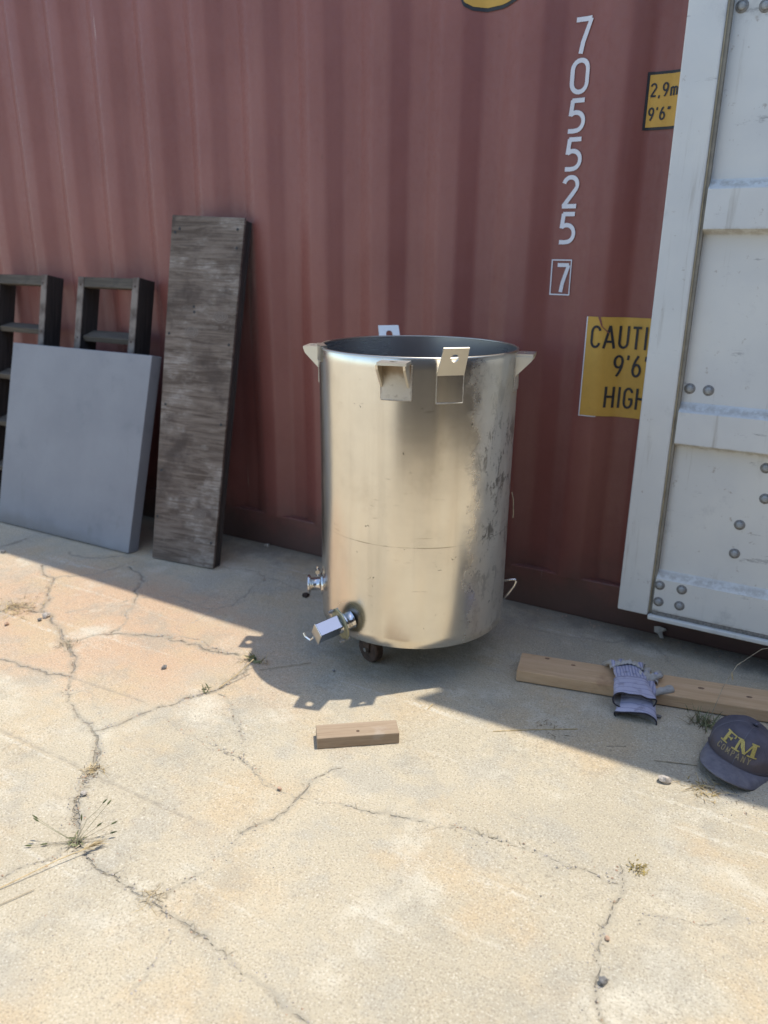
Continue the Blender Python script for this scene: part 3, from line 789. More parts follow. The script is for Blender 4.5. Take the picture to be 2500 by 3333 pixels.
# ------------------------------------------------------------------ steel tank
TX, TY, TR, TZ0, TZ1 = -1.102, -.499, .3085, .140, 1.028
TM = Matrix.Translation((TX, TY, 0))
tank = thing('stainless_tank', 'open-topped stainless steel tank on casters, scuffed down its right side', 'tank', (TX, TY, 0))
bm = bmesh.new()
pr = [(TR-.0025, TZ0)]+[(TR, z) for z in np.linspace(TZ0+.003, TZ1-.003, 30)]+[(TR-.0015, TZ1), (TR-.0045, TZ1)]
n = 160
rings = lathe(bm, pr, n)
for v in bm.verts:      # dents: shell is not perfectly round
    a = math.atan2(v.co.y, v.co.x); z = v.co.z
    d = mnoise.noise((math.cos(a)*1.6, math.sin(a)*1.6, z*2.1))*.0022 + mnoise.noise((math.cos(a)*5, math.sin(a)*5, z*4))*.0006
    k = max(0, 1-abs((a+.12)/.32))
    d += k*mnoise.noise((a*9, 3, z*14))*.004
    d *= min(1, (TZ1-z)*20+.1, (z-TZ0)*20+.1)
    v.co.x *= 1+d/TR; v.co.y *= 1+d/TR
shell = obj('shell', bm, M_tank, tank, TM, True)
bm = bmesh.new(); lathe(bm, [(TR-.0045, TZ1), (TR-.005, .9), (TR-.005, .5), (TR-.005, .19), (TR-.03, .165), (.0005, .16)], 120)
inner = obj('inner_wall', bm, M_in, tank, TM, True)
bm = bmesh.new(); lathe(bm, [(TR-.0025, TZ0), (TR-.012, TZ0-.002), (TR-.03, .152), (.0005, .152)], 96); obj('base', bm, M_plate, tank, TM, True)
bm = bmesh.new(); lathe(bm, [(TR-.0048, TZ1-.002), (TR-.006, TZ1+.0015), (TR-.003, TZ1+.0035), (TR+.0006, TZ1+.0015), (TR+.0006, TZ1-.003)], 140); obj('rim', bm, M_plate, tank, TM, True)
def plate_hole(bm, hw, v0, v1, hu, hv, hr, th, M, shear=0, taper=0):
    n = 24
    a = []
    for i in range(n):
        an = 2*math.pi*(i+.5)/n
        c, s = math.cos(an), math.sin(an)
        # ray from the hole centre to the rectangle
        t = min((hw-hu)/c if c > 1e-6 else ((-hw-hu)/c if c < -1e-6 else 9), (v1-hv)/s if s > 1e-6 else ((v0-hv)/s if s < -1e-6 else 9))
        a.append((hu+c*t, hv+s*t, hu+c*hr, hv+s*hr))
    # pull nearest samples to corners
    for cx in (-hw, hw):
        for cy in (v0, v1):
            i = min(range(n), key=lambda k: (a[k][0]-cx)**2+(a[k][1]-cy)**2); a[i] = (cx, cy, a[i][2], a[i][3])
    f = lambda u, v, w_: bm.verts.new(M @ Vector((u*(1-taper*(v-v0)/(v1-v0))+shear*(v-v0), v, w_)))
    F = [(f(x[0], x[1], 0), f(x[2], x[3], 0), f(x[0], x[1], th), f(x[2], x[3], th)) for x in a]
    for i in range(n):
        p, q = F[i], F[(i+1) % n]
        bm.faces.new((p[0], p[1], q[1], q[0])); bm.faces.new((p[2], q[2], q[3], p[3]))
        bm.faces.new((p[0], q[0], q[2], p[2])); bm.faces.new((p[1], p[3], q[3], q[1]))
def curved_pad(bm, a0, a1, z0, z1, r0, r1, n=8):
    V = []
    for i in range(n+1):
        a = R_(a0+(a1-a0)*i/n)
        V.append([bm.verts.new((r*math.cos(a), r*math.sin(a), z)) for r, z in ((r0, z0), (r1, z0), (r1, z1), (r0, z1))])
    for p, q in zip(V, V[1:]):
        for k in range(4): bm.faces.new((p[k], q[k], q[(k+1) % 4], p[(k+1) % 4]))
    bm.faces.new(V[0][::-1]); bm.faces.new(V[-1])
def bracket(ang, z=1.014, ln=.066, gd=.068):
    a = R_(ang); er = Vector((math.cos(a), math.sin(a), 0)); et = Vector((-math.sin(a), math.cos(a), 0))
    hw = .041; r0 = TR-.004
    bm = bmesh.new()
    plate_hole(bm, hw, 0, ln, 0, ln*.56, .0115, .008, TM @ frame_mat(er*r0+Vector((0, 0, z)), et*-1, er))
    br = obj('bracket', bm, M_lug, tank)
    for s in (-1, 1):
        bm = bmesh.new()
        o = er*r0 + et*(s*(hw-.003)) + Vector((0, 0, z))
        sheet(bm, [(0, .0), (ln, 0), (ln-.004, -.012), (.004, -gd), (0, -gd)], .0065, TM @ frame_mat(o, er, (0, 0, 1)))
        obj('gusset', bm, M_lug, br)
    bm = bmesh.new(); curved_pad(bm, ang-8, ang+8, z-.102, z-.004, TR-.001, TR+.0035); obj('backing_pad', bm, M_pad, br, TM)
    bm = bmesh.new(); d = 8
    for q in ((ang-d, z-.1, ang-d, z-.004), (ang+d, z-.1, ang+d, z-.004), (ang-d, z-.102, ang+d, z-.102)):
        pts = [(math.cos(R_(q[0]+(q[2]-q[0])*t/6))*(TR+.002), math.sin(R_(q[0]+(q[2]-q[0])*t/6))*(TR+.002), q[1]+(q[3]-q[1])*t/6) for t in range(7)]
        tube(bm, pts, [random.uniform(.0018, .0032) for _ in pts], 6)
    obj('weld_seam', bm, M_weld, br, TM)
bracket(-74)
for a in (13, -160): bracket(a, 1.014, .054, .060)
def lug(ang, z0=.948, z1=1.064):
    a = R_(ang); er = Vector((math.cos(a), math.sin(a), 0)); et = Vector((-math.sin(a), math.cos(a), 0))
    bm = bmesh.new()
    plate_hole(bm, .039, 0, .088, .0, .056, .0125, .005, TM @ frame_mat(er*(TR-.001)+Vector((0, 0, .984)), et, Vector((0, 0, 1))+er*.52), 0, .06)
    lg = obj('lifting_lug', bm, M_lug, tank)
    bm = bmesh.new(); curved_pad(bm, ang-7.2, ang+7.2, .905, .99, TR-.001, TR+.003); obj('backing_pad', bm, M_tank, lg, TM)
    bm = bmesh.new(); d = 7.2
    for q in ((ang-d, .905, ang-d, .99), (ang+d, .905, ang+d, .99), (ang-d, .905, ang+d, .905)):
        pts = [(math.cos(R_(q[0]+(q[2]-q[0])*t/6))*(TR+.002), math.sin(R_(q[0]+(q[2]-q[0])*t/6))*(TR+.002), q[1]+(q[3]-q[1])*t/6) for t in range(7)]
        tube(bm, pts, [random.uniform(.0014, .0026) for _ in pts], 6)
    obj('weld_seam', bm, M_weld, lg, TM)
for a in (-46, 135): lug(a)
# small hinge block at the left of the rim
bm = bmesh.new(); curved_pad(bm, -146, -131, .990, 1.037, TR-.016, TR+.005, 6); obj('rim_clip', bm, M_plate, tank, TM)
# drain nozzle with its boxed cover
az, dr, ro = R_(-119.7), R_(9.6), R_(39)
ax = Vector((math.cos(az)*math.cos(dr), math.sin(az)*math.cos(dr), -math.sin(dr))); sv = Vector((-math.sin(az), math.cos(az), 0)); uv = ax.cross(sv)
nf = uv*math.cos(ro)+sv*math.sin(ro); e2 = sv*math.cos(ro)-uv*math.sin(ro)
nb_ = Vector((TR*math.cos(R_(-102.2)), TR*math.sin(R_(-102.2)), .199)) - ax*.006
NM = TM @ Matrix(((e2.x, nf.x, ax.x, nb_.x), (e2.y, nf.y, ax.y, nb_.y), (e2.z, nf.z, ax.z, nb_.z), (0, 0, 0, 1)))
bm = bmesh.new(); lathe(bm, [(.030, 0), (.0275, .004), (.0275, .022), (.030, .024), (.030, .030), (.0275, .032), (.0275, .052), (.001, .052)], 28, NM)
noz = obj('drain_nozzle', bm, M_steel, tank, None, True)
bm = bmesh.new(); lathe(bm, [(.001, .038), (.052, .038), (.0525, .0395), (.0525, .042), (.051, .043), (.001, .043)], 36, NM)
obj('flange_disc', bm, plain('yellowish_passivated_flange', (.42, .40, .25), .4, .6, .2, 60), noz)
bm = bmesh.new(); box(bm, (-.0215, -.028, .0455), (.0215, .030, .124), .0015, 2, NM)
cov = obj('junction_box', bm, M_box, noz)
bm = bmesh.new(); box(bm, (-.0235, -.030, .1235), (.0235, .0325, .1265), .001, 1, NM); obj('end_plate', bm, M_lug, noz)
for u, v in ((-.046, .012), (.046, -.022)):
    bm = bmesh.new(); lathe(bm, [(.0001, .062), (.004, .062), (.004, .055), (.0075, .054), (.0075, .049), (.004, .048), (.004, .028), (.0001, .028)], 10, NM @ Matrix.Translation((u, v, 0)))
    obj('screw', bm, M_bolt, noz)
bm = bmesh.new(); tube(bm, [NM @ Vector(p) for p in ((-.004, -.028, .130), (-.004, -.042, .138), (-.022, -.048, .145), (-.036, -.044, .146))], .0035, 8); obj('latch_hook', bm, M_steel, noz)
# side port with clamp
a = R_(-146); er = Vector((math.cos(a), math.sin(a), 0)); et = Vector((-math.sin(a), math.cos(a), 0))
PM = TM @ Matrix(((et.x, 0, er.x, er.x*(TR-.004)), (et.y, 0, er.y, er.y*(TR-.004)), (0, 1, 0, .232), (0, 0, 0, 1))) @ Matrix.Scale(1.12, 4)
bm = bmesh.new(); lathe(bm, [(.034, 0), (.034, .006), (.030, .009), (.0195, .010), (.0195, .038), (.0255, .040), (.0255, .044), (.021, .045), (.001, .045)], 28, PM)
port = obj('side_port', bm, M_steel, tank, None, True)
bm = bmesh.new(); lathe(bm, [(.0262, .0405), (.0290, .0415), (.0290, .0475), (.0262, .0485), (.024, .0485)], 28, PM); obj('clamp_ring', bm, M_steel, port, None, True)
bm = bmesh.new(); tube(bm, [PM @ Vector(p) for p in ((-.012, .040, .018), (.014, .044, .018))], [.0075, .0075], 10); obj('wing_nut', bm, M_steel, port)
bm = bmesh.new(); tube(bm, [PM @ Vector(p) for p in ((0, .026, .018), (0, .058, .018))], .003, 8); obj('clamp_bolt', bm, M_steel, port)
# wire handle on the far right
a = R_(20); er = Vector((math.cos(a), math.sin(a), 0)); et = Vector((-math.sin(a), math.cos(a), 0))
bm = bmesh.new()
tube(bm, [TM @ (er*r+et*t+Vector((0, 0, z))) for r, t, z in ((TR, 0, .262), (TR+.022, 0, .268), (TR+.036, 0, .270), (TR+.040, 0, .262), (TR+.034, 0, .245), (TR+.016, 0, .215), (TR+.002, 0, .197))], .0042, 8)
obj('wire_handle', bm, M_steel, tank, None, True)
# casters
for a in (-108, 40, 150):
    c = Vector((TX+.19*math.cos(R_(a)), TY+.19*math.sin(R_(a)), 0))
    sw = R_(a+random.uniform(-30, 30)) if a != -108 else R_(-20)
    CM = Matrix.Translation(c) @ Matrix.Rotation(sw, 4, 'Z')
    bm = bmesh.new(); lathe(bm, [(.012, -.016), (.044, -.016), (.048, -.012), (.048, .012), (.044, .016), (.012, .016)], 26, CM @ Matrix.Translation((0, 0, .048)) @ Matrix.Rotation(R_(90), 4, 'X'), True)
    cs = obj('caster_wheel', bm, M_rust, tank, None, False)
    bm = bmesh.new()
    for s in (-1, 1): sheet(bm, [(-.012, -.01), (.012, -.01), (.024, .082), (-.030, .082)], .003, CM @ frame_mat((0, s*.020+.0015, .048), (1, 0, 0), (0, 0, 1)))
    box(bm, (-.032, -.026, .129), (.030, .026, .134), 0, 1, CM)
    box(bm, (-.045, -.038, .134), (.045, .038, .1505), 0, 1, CM)
    obj('caster_fork', bm, M_rust, cs)
    bm = bmesh.new(); lathe(bm, [(.0001, -.028), (.007, -.028), (.007, .028), (.0001, .028)], 10, CM @ Matrix.Translation((0, 0, .048)) @ Matrix.Rotation(R_(90), 4, 'X')); obj('axle', bm, M_bolt, cs)

# ------------------------------------------------------------------ things leaning on the container
# weathered plywood-faced plank
B0, B1 = Vector((-2.462, -.402, 0)), Vector((-2.143, -.356, 0))
T0, T1 = Vector((-2.497, -.080, 1.447)), Vector((-2.137, -.050, 1.434))
pb = (B0+B1)/2
ex = ((B1-B0).normalized()+(T1-T0).normalized()).normalized(); ez = ((T0+T1)/2-pb); H = ez.length; ez.normalize()
ey = ez.cross(ex).normalized(); ex = ey.cross(ez).normalized()
Rm = Matrix((ex, ey, ez)).transposed()
plank = thing('plywood_plank', 'tall weathered plywood-faced plank leaning against the red container', 'plank', pb, Rm)
PMx = WM[plank.name]
inv = PMx.inverted()
def loc(p): return inv @ p
b0, b1, t0, t1 = loc(B0), loc(B1), loc(T0), loc(T1)
def slab8(bm, q, d0, d1, bev, seg=1):
    """q = bl, br, tr, tl on the front (x,z); from depth d0 to d1"""
    (a, b, c, d) = q
    hexa(bm, [(a[0], d0, a[1]), (b[0], d0, b[1]), (b[0], d1, b[1]), (a[0], d1, a[1]), (d[0], d0, d[1]), (c[0], d0, c[1]), (c[0], d1, c[1]), (d[0], d1, d[1])], bev, seg)
q = [(b0.x, b0.z+.004), (b1.x, b1.z+.004), (t1.x, t1.z), (t0.x, t0.z)]
bm = bmesh.new(); slab8(bm, q, 0, .013, .0015)
face = obj('plywood_face', bm, M_ply, plank, PMx)
q2 = [(q[0][0]+.003, q[0][1]+.002), (q[1][0]-.004, q[1][1]+.002), (q[2][0]-.003, q[2][1]-.006), (q[3][0]+.003, q[3][1]-.006)]
bm = bmesh.new(); slab8(bm, q2, .0135, .042, .001); obj('core_board', bm, M_edge, plank, PMx)
bm = bmesh.new(); slab8(bm, [(x+s, z) for (x, z), s in zip(q2, (-.002, .003, .003, -.002))], .0425, .055, .001); obj('back_sheet', bm, M_edge, plank, PMx)
bm = bmesh.new(); lathe(bm, [(.0001, .0), (.006, 0), (.006, .0012), (.0035, .0014), (.0001, .0006)], 10); sme = me_bm('screw', bm, M_dark)
for u, v in ((.92, .965), (.06, .955), (.93, .915), (.40, .75), (.41, .735), (.06, .67), (.94, .65), (.07, .465), (.93, .425), (.07, .27), (.94, .08), (.05, .13), (.12, .965)):
    xl = q[0][0]+(q[3][0]-q[0][0])*v; xr = q[1][0]+(q[2][0]-q[1][0])*v
    link_mesh('screw', sme, plank, PMx @ Matrix.Translation((xl+(xr-xl)*u, -.0006, v*H)) @ Matrix.Rotation(R_(90), 4, 'X'))

# pale flat panel
B0, B1 = Vector((-3.461, -.448, 0)), Vector((-2.587, -.413, 0))
T0, T1 = Vector((-3.426, -.250, .875)), Vector((-2.520, -.250, .877))
pb = (B0+B1)/2; ex = ((B1-B0).normalized()+(T1-T0).normalized()).normalized(); ez = ((T0+T1)/2-pb); H = ez.length; ez.normalize()
ey = ez.cross(ex).normalized(); ex = ey.cross(ez).normalized()
slabt = thing('pale_panel', 'thick pale grey square panel leaning against two old ladders', 'panel', pb, Matrix((ex, ey, ez)).transposed())
SMx = WM[slabt.name]; inv = SMx.inverted()
b0, b1, t0, t1 = loc(B0), loc(B1), loc(T0), loc(T1)
bm = bmesh.new(); slab8(bm, [(b0.x-.03, b0.z+.004), (b1.x, b1.z+.004), (t1.x, t1.z), (t0.x, t0.z)], 0, .060, .003, 2); obj('panel_board', bm, M_slab, slabt, SMx)
# two old wooden ladders
def ladder(name, label, x0, x1, z1, treads, seed):
    rnd = random.Random(seed)
    ln = math.hypot(1.19, .262)
    tilt = math.atan2(.262, 1.19)
    t = thing(name, label, 'ladder', ((x0+x1)/2, -.362, 0), Matrix.Rotation(-tilt, 3, 'X'), 'old wooden ladders')
    M = WM[t.name]; hw = (x1-x0)/2; L = z1/math.cos(tilt)
    for s in (-1, 1):
        bm = bmesh.new(); a, b = (-hw, -hw+.040) if s < 0 else (hw-.040, hw)
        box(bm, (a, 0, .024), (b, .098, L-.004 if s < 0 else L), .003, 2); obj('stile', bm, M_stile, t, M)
    bm = bmesh.new(); box(bm, (-hw+.041, .002, L-.050), (hw-.041, .045, L-.004), .003, 2); obj('top_rail', bm, M_oldx, t, M)
    for k, zt in enumerate(treads):
        bm = bmesh.new()
        Mt = Matrix.Translation((0, .012, zt)) @ Matrix.Rotation(R_(26+rnd.uniform(-4, 4)), 4, 'X')
        box(bm, (-hw+.0405, 0, -.028), (hw-.0405, .075, 0), .004, 2, Mt); obj('rung', bm, M_oldx, t, M)
    bm = bmesh.new(); lathe(bm, [(.0001, 0), (.005, 0), (.005, .0012), (.0001, .0012)], 8); me = me_bm('nail', bm, M_rust)
    for u in (-hw+.02, hw-.02):
        for zt in [L-.03]+[z for z in treads]:
            link_mesh('nail', me, t, M @ Matrix.Translation((u+rnd.uniform(-.006, .006), -.0008, zt-.01)) @ Matrix.Rotation(R_(90), 4, 'X'))
    return t
ladder('wooden_ladder', 'old wooden ladder half hidden at the left edge of the photo, behind the panel', -3.725, -3.325, 1.19, (.96, .72, .48, .25), 1)
ladder('wooden_ladder', 'old wooden ladder beside the plywood plank, rising behind the pale panel', -3.105, -2.708, 1.19, (.945, .70, .46, .22), 2)

# ------------------------------------------------------------------ lumber on the ground
d = Vector((.723, .156, 0)).normalized(); pz = Matrix.Rotation(math.atan2(d.y, d.x), 3, 'Z')
beam = thing('lumber_plank', 'long pale lumber plank on the ground with work gloves lying on it', 'plank', (-.690, -.562, .0035), pz)
BMx = WM[beam.name]
def board_mesh(L, W, Hh, seed, bev=.003, nx=24):
    bm = bmesh.new(); rnd = random.Random(seed)
    box(bm, (0, 0, 0), (L, W, Hh), bev, 2)
    for i in range(1, nx):
        bmesh.ops.bisect_plane(bm, geom=bm.verts[:]+bm.edges[:]+bm.faces[:], plane_co=(L*i/nx, 0, 0), plane_no=(1, 0, 0))
    for v in bm.verts:
        v.co.y += mnoise.noise((v.co.x*3, seed, v.co.y*5))*.0018
        v.co.z += (mnoise.noise((v.co.x*2, seed+3, v.co.y*8))*.0016) if v.co.z > Hh*.5 else 0
    return bm
bmx = board_mesh(1.05, .122, .039, 3); obj('board', bmx, M_lumber, beam, BMx)
for x, y, r in ((.085, .105, .0045), (.17, .088, .004), (.555, .070, .0055), (.69, .062, .005)):
    bm = bmesh.new(); lathe(bm, [(.0001, .0003), (r, 0), (r*1.02, -.001)], 12); 
    for v in bm.verts: v.co.x *= 1.7
    obj('knot', bm, plain('knot_brown', (.24, .14, .08), .8, 0, .4, 200), beam, BMx @ Matrix.Translation((x, y, .0405)))
blk = thing('wood_block', 'short offcut of brown lumber lying in the sun in front of the tank', 'wood block', (-1.037, -1.180, .001), Matrix.Rotation(math.atan2(.139, .183), 3, 'Z'))
bmx = board_mesh(.229, .066, .034, 9, .0022, 8); obj('block_body', bmx, M_block, blk, WM[blk.name])
bm = bmesh.new(); lathe(bm, [(.0001, .0004), (.005, 0)], 10); obj('knot', bm, plain('knot_dark', (.10, .06, .035), .8), blk, WM[blk.name] @ Matrix.Translation((.115, .022, .0347)))

# ------------------------------------------------------------------ work gloves
def mat_glove_cloth():
    s = N('striped_glove_cloth')
    X = s.xyz()
    v = s.math('MODULO', s.math('ADD', X[1], s.math('ADD', 1.0, s.math('MULTIPLY', s.math('SUBTRACT', s.noise(18, 3), .5), .006))), .020)
    stripe = s.math('MULTIPLY', s.ramp(v, .0003, .0012), s.ramp(v, .0040, .0028))
    c = s.mix(s.math('MULTIPLY', stripe, .9), (.45, .43, .515), (.28, .275, .38))
    c = s.mix(s.ramp(s.noise(40, 5, .6), .5, .75, 0, .6), c, (.17, .15, .175))
    s.bump(s.noise(500, 2), .0006)
    return s.fin(c, .9, spec=.1)
def mat_glove_back():
    s = N('blue_striped_glove_back')
    X = s.xyz()
    v = s.math('MODULO', s.math('ADD', X[0], s.math('ADD', 1.0, s.math('MULTIPLY', s.math('SUBTRACT', s.noise(30, 3), .5), .008))), .0095)
    stripe = s.math('MULTIPLY', s.ramp(v, .0005, .002), s.ramp(v, .0055, .004))
    c = s.mix(s.math('MULTIPLY', stripe, .7), (.44, .42, .51), (.20, .215, .33))
    # leather: fingertips, knuckle strap and thumb
    lea = s.ramp(s.math('ADD', X[1], s.math('MULTIPLY', s.math('SUBTRACT', s.noise(30, 3), .5), .012)), .106, .110)
    lea = s.math('MAXIMUM', lea, s.ramp(s.math('ABSOLUTE', X[0]), .0465, .050))
    lea = s.math('MAXIMUM', lea, s.ramp(X[2], .010, .004))
    c = s.mix(lea, c, (.44, .41, .36))
    c = s.mix(s.ramp(s.noise(45, 5, .6), .52, .75, 0, .6), c, (.14, .125, .115))
    s.bump(s.noise(420, 2), .0006)
    return s.fin(c, .9, spec=.1)
M_gcloth = mat_glove_cloth(); M_gback = mat_glove_back()
M_leather = plain('grey_suede', (.46, .43, .38), .92, 0, .25, 45, .001)
M_lining = plain('grey_cuff_lining', (.30, .27, .24), .95, 0, .2, 60)
M_hem = plain('dark_hem_tape', (.035, .03, .035), .9)
def remeshed(name, bm, m, voxel, disp=None):
    me = me_bm(name+'_src', bm, m); o = bpy.data.objects.new('tmp', me); col.objects.link(o)
    md = o.modifiers.new('r', 'REMESH'); md.mode = 'VOXEL'; md.voxel_size = voxel
    sm = o.modifiers.new('s', 'SMOOTH'); sm.iterations = 4; sm.factor = .5
    dg = bpy.context.evaluated_depsgraph_get(); dg.update()
    out = bpy.data.meshes.new_from_object(o.evaluated_get(dg)); out.name = name
    bpy.data.objects.remove(o); bpy.data.meshes.remove(me)
    if disp:
        for v in out.vertices: v.co = disp(v.co.copy())
    out.polygons.foreach_set('use_smooth', [True]*len(out.polygons))
    out.materials.clear(); out.materials.append(m)
    return out
def blob(bm, c, r):
    m = Matrix.Translation(c) @ Matrix.Diagonal((*r, 1)); bmesh.ops.create_icosphere(bm, subdivisions=2, radius=1, matrix=m)
def droop(p, k):
    """let the glove bend down over the plank: k = (cuff start, cuff slope, finger start, finger slope)"""
    y0, a, y1, b = k
    q = p.copy()
    if p.y < y0: q.z -= (y0-p.y)**1.35*a
    if p.y > y1: q.z -= (p.y-y1)**1.35*b
    return q
def glove(name, label, M, k, seed, thumb_side=1):
    rnd = random.Random(seed)
    t = thing(name, label, 'glove', M.translation, M.to_3x3(), 'work gloves on the plank')
    W = WM[t.name]
    def disp(p):
        # gathered wrist wrinkles
        if .0 < p.y < .075:
            f = math.sin(math.pi*(p.y)/.075)
            p.z += math.sin(p.x*300+mnoise.noise(p*30)*7)*.0020*f
        p += Vector((mnoise.noise(p*38+Vector((seed, 0, 0))), mnoise.noise(p*38+Vector((0, seed, 0))), mnoise.noise(p*30+Vector((0, 0, seed)))))*.0042
        return droop(p, k)
    bm = bmesh.new()
    for y in np.linspace(-.01, .09, 9): blob(bm, (0, y, .015), (.043+.006*math.sin((y+.01)/.1*math.pi), .016, .013))
    for i, (x, L, sp) in enumerate(((-.038, .060, -.55), (-.013, .074, -.12), (.013, .070, .12), (.037, .056, .45))):
        pts = []; n = 9
        curl = rnd.uniform(.4, .9)
        for j in range(n):
            u = j/(n-1); pts.append(Vector((x+sp*L*u*.7+rnd.uniform(-.001, .001), .085+L*u, .015+.014*math.sin(u*2.6)*curl-.012*u*u)))
        for j, p in enumerate(pts): blob(bm, p, (.0122-.0010*j/n, .012, .0115))
    s = thumb_side
    for j in range(9):
        u = j/8; blob(bm, Vector((s*(.038+.052*u), .020+.040*u, .012-.004*u)), (.014, .014, .0115))
    body = link_mesh('hand', remeshed('hand', bm, M_gback, .0032, disp), t, W)
    # leather knuckle strap
    bm = bmesh.new(); rows = []
    nx, nyy = 26, 6
    for sgn in (0, 1):
        g = []
        for j in range(nyy+1):
            r_ = []
            for i in range(nx+1):
                u = -1+2*i/nx; x = u*.052; y = .074+.026*j/nyy + math.sin(u*5+seed)*.004
                z = .0325*math.sqrt(max(0, 1-(u*.985)**2))*.92+.0005 + .004*math.sin(i*1.3+seed)*(j/nyy) + .002*math.sin(i*2.1)
                r_.append(bm.verts.new(droop(Vector((x, y, z+.002+(.0016 if sgn else 0))), k)))
            g.append(r_)
        rows.append(g)
    for g in rows:
        for j in range(nyy):
            for i in range(nx): bm.faces.new((g[j][i], g[j][i+1], g[j+1][i+1], g[j+1][i]))
    for j in (0, nyy):
        for i in range(nx): bm.faces.new((rows[0][j][i], rows[0][j][i+1], rows[1][j][i+1], rows[1][j][i]))
    obj('knuckle_strap', bm, M_leather, t, W, True)
    # flared open cuff (double wall) with dark hem
    def cuff_ring(y, inset, flare):
        P = []; n = 40
        u = (-y-.002)/.088
        hw = .049+.013*u*flare; ht = .016+.011*u
        for i in range(n):
            a = 2*math.pi*i/n
            x = (hw-inset)*math.copysign(abs(math.cos(a))**.75, math.cos(a)); z = .0165 + (ht-inset)*math.copysign(abs(math.sin(a))**.9, math.sin(a))
            wv = mnoise.noise((x*30, y*22, seed+z*20))*.004*(.3+u)
            P.append(droop(Vector((x+wv, y + math.cos(a*2+seed)*.004*u, z+wv+.003*math.sin(a*3+seed)*u)), k))
        return P
    bm = bmesh.new(); R1 = []
    for y in np.linspace(-.002, -.088, 14): R1.append([bm.verts.new(p) for p in cuff_ring(y, 0, 1)])
    for a, b in zip(R1, R1[1:]):
        for i in range(40): bm.faces.new((a[i], a[(i+1) % 40], b[(i+1) % 40], b[i]))
    cuff = obj('cuff', bm, M_gcloth, t, W, True)
    bm = bmesh.new(); R1 = []
    for y in np.linspace(-.088, -.004, 8): R1.append([bm.verts.new(p) for p in cuff_ring(y, .0024, 1)])
    for a, b in zip(R1, R1[1:]):
        for i in range(40): bm.faces.new((a[i], a[(i+1) % 40], b[(i+1) % 40], b[i]))
    obj('lining', bm, M_lining, cuff, W, True)
    bm = bmesh.new(); p = cuff_ring(-.0885, .0012, 1); tube(bm, p+[p[0]], .0024, 6, False); obj('hem', bm, M_hem, cuff, W, True)
    bm = bmesh.new(); p = cuff_ring(-.003, -.0006, 1); tube(bm, p+[p[0]], .0018, 6, False); obj('wrist_seam', bm, plain('pale_glove_seam', (.30, .28, .35), .9), cuff, W, True)
    return t
ga = Matrix.Translation((-.352, -.487, .051)) @ Matrix.Rotation(R_(20), 4, 'Z')
glove('work_glove', 'striped work glove with pale blue cuff lying on top, across the lumber plank', ga, (-.005, .5, .10, 1.8), 1)
gb = Matrix.Translation((-.322, -.508, .030)) @ Matrix.Rotation(R_(8), 4, 'Z') @ Matrix.Rotation(R_(9), 4, 'X')
glove('work_glove', 'striped work glove underneath the other, its cuff hanging onto the concrete', gb, (.015, .55, .05, .4), 5)

# ------------------------------------------------------------------ cap
def mat_cap():
    s = N('faded_navy_cap_cloth')
    a = s.noise(22, 5, .6)
    c = s.mix(s.ramp(a, .3, .7), (.105, .098, .118), (.15, .138, .16))
    Z = s.xyz()[2]
    dust = s.ramp(s.math('ADD', Z, s.math('MULTIPLY', s.math('SUBTRACT', a, .5), .05)), .062, .030, 0, .55)
    c = s.mix(dust, c, (.17, .13, .11))
    c = s.mix(s.ramp(s.noise(70, 5, .7), .60, .75, 0, .5), c, (.16, .14, .14))
    tw = s.n('ShaderNodeTexWave'); s.l(s.vec(rot=(.6, .2, .8)), tw.inputs['Vector']); tw.inputs['Scale'].default_value = 300
    s.bump(tw.outputs['Fac'], .0005)
    return s.fin(c, .92, spec=.12)
M_cap = mat_cap()
def mat_bill():
    s = N('worn_cap_bill_cloth')
    a = s.noise(40, 5, .65)
    c = s.mix(s.ramp(a, .3, .7), (.14, .134, .152), (.20, .19, .205))
    c = s.mix(s.ramp(s.noise(9, 5, .6), .5, .68, 0, .6), c, (.20, .175, .16))
    s.bump(s.noise(380, 2), .0006)
    return s.fin(c, .93, spec=.1)
M_bill = mat_bill()
M_gold = plain('gold_embroidery', (.44, .355, .10), .6, 0, .2, 400, .0006)
M_gold2 = plain('faded_gold_thread', (.30, .24, .13), .7, 0, .3, 400, .0004)
capM = Matrix.Translation((-.016, -.622, .008)) @ Matrix.Rotation(R_(-14), 4, 'Z') @ Matrix.Rotation(R_(9), 4, 'Y') @ Matrix.Rotation(R_(-8), 4, 'X')
cap = thing('cap', 'faded navy baseball cap with gold letters lying by the lumber plank', 'cap', capM.translation, capM.to_3x3())
CW, CD, CH = .092, .100, .104         # half width, half depth, height; front is -y
def crown(az, t):
    """az 0 = front, t 0 at the sweatband .. 1 at the button"""
    f = (1+math.cos(az))/2
    e = 2.35+.55*f
    ph = t*math.pi/2
    c = max(0, math.cos(ph))**(2/e); s_ = max(0, math.sin(ph))**(2/e)
    x = CW*c*math.sin(az); y = -CD*c*math.cos(az)
    h = CH*s_
    p = Vector((x, y, h))
    seam = abs(math.sin(az*3))          # six panels, pinched seams
    p *= 1-.012*(1-min(1, seam*7))*(1 if t < .96 else 0)
    d = mnoise.noise(p*26)*.0045 + mnoise.noise(p*9+Vector((3, 1, 0)))*.008
    p += p.normalized()*d*(0.3 if t < .08 else 1)
    dent = max(0, 1-((p-Vector((.03, .03, CH)))*1).length/.075)      # slumped top
    p.z -= .020*dent*dent*(3-2*dent)
    return p
bm = bmesh.new(); na, nt = 96, 26; G = []
for j in range(nt+1):
    t = j/nt*.995
    G.append([bm.verts.new(crown(2*math.pi*i/na, t)) for i in range(na)])
for j in range(nt):
    for i in range(na): bm.faces.new((G[j][i], G[j][(i+1) % na], G[j+1][(i+1) % na], G[j+1][i]))
bm.faces.new(G[-1])
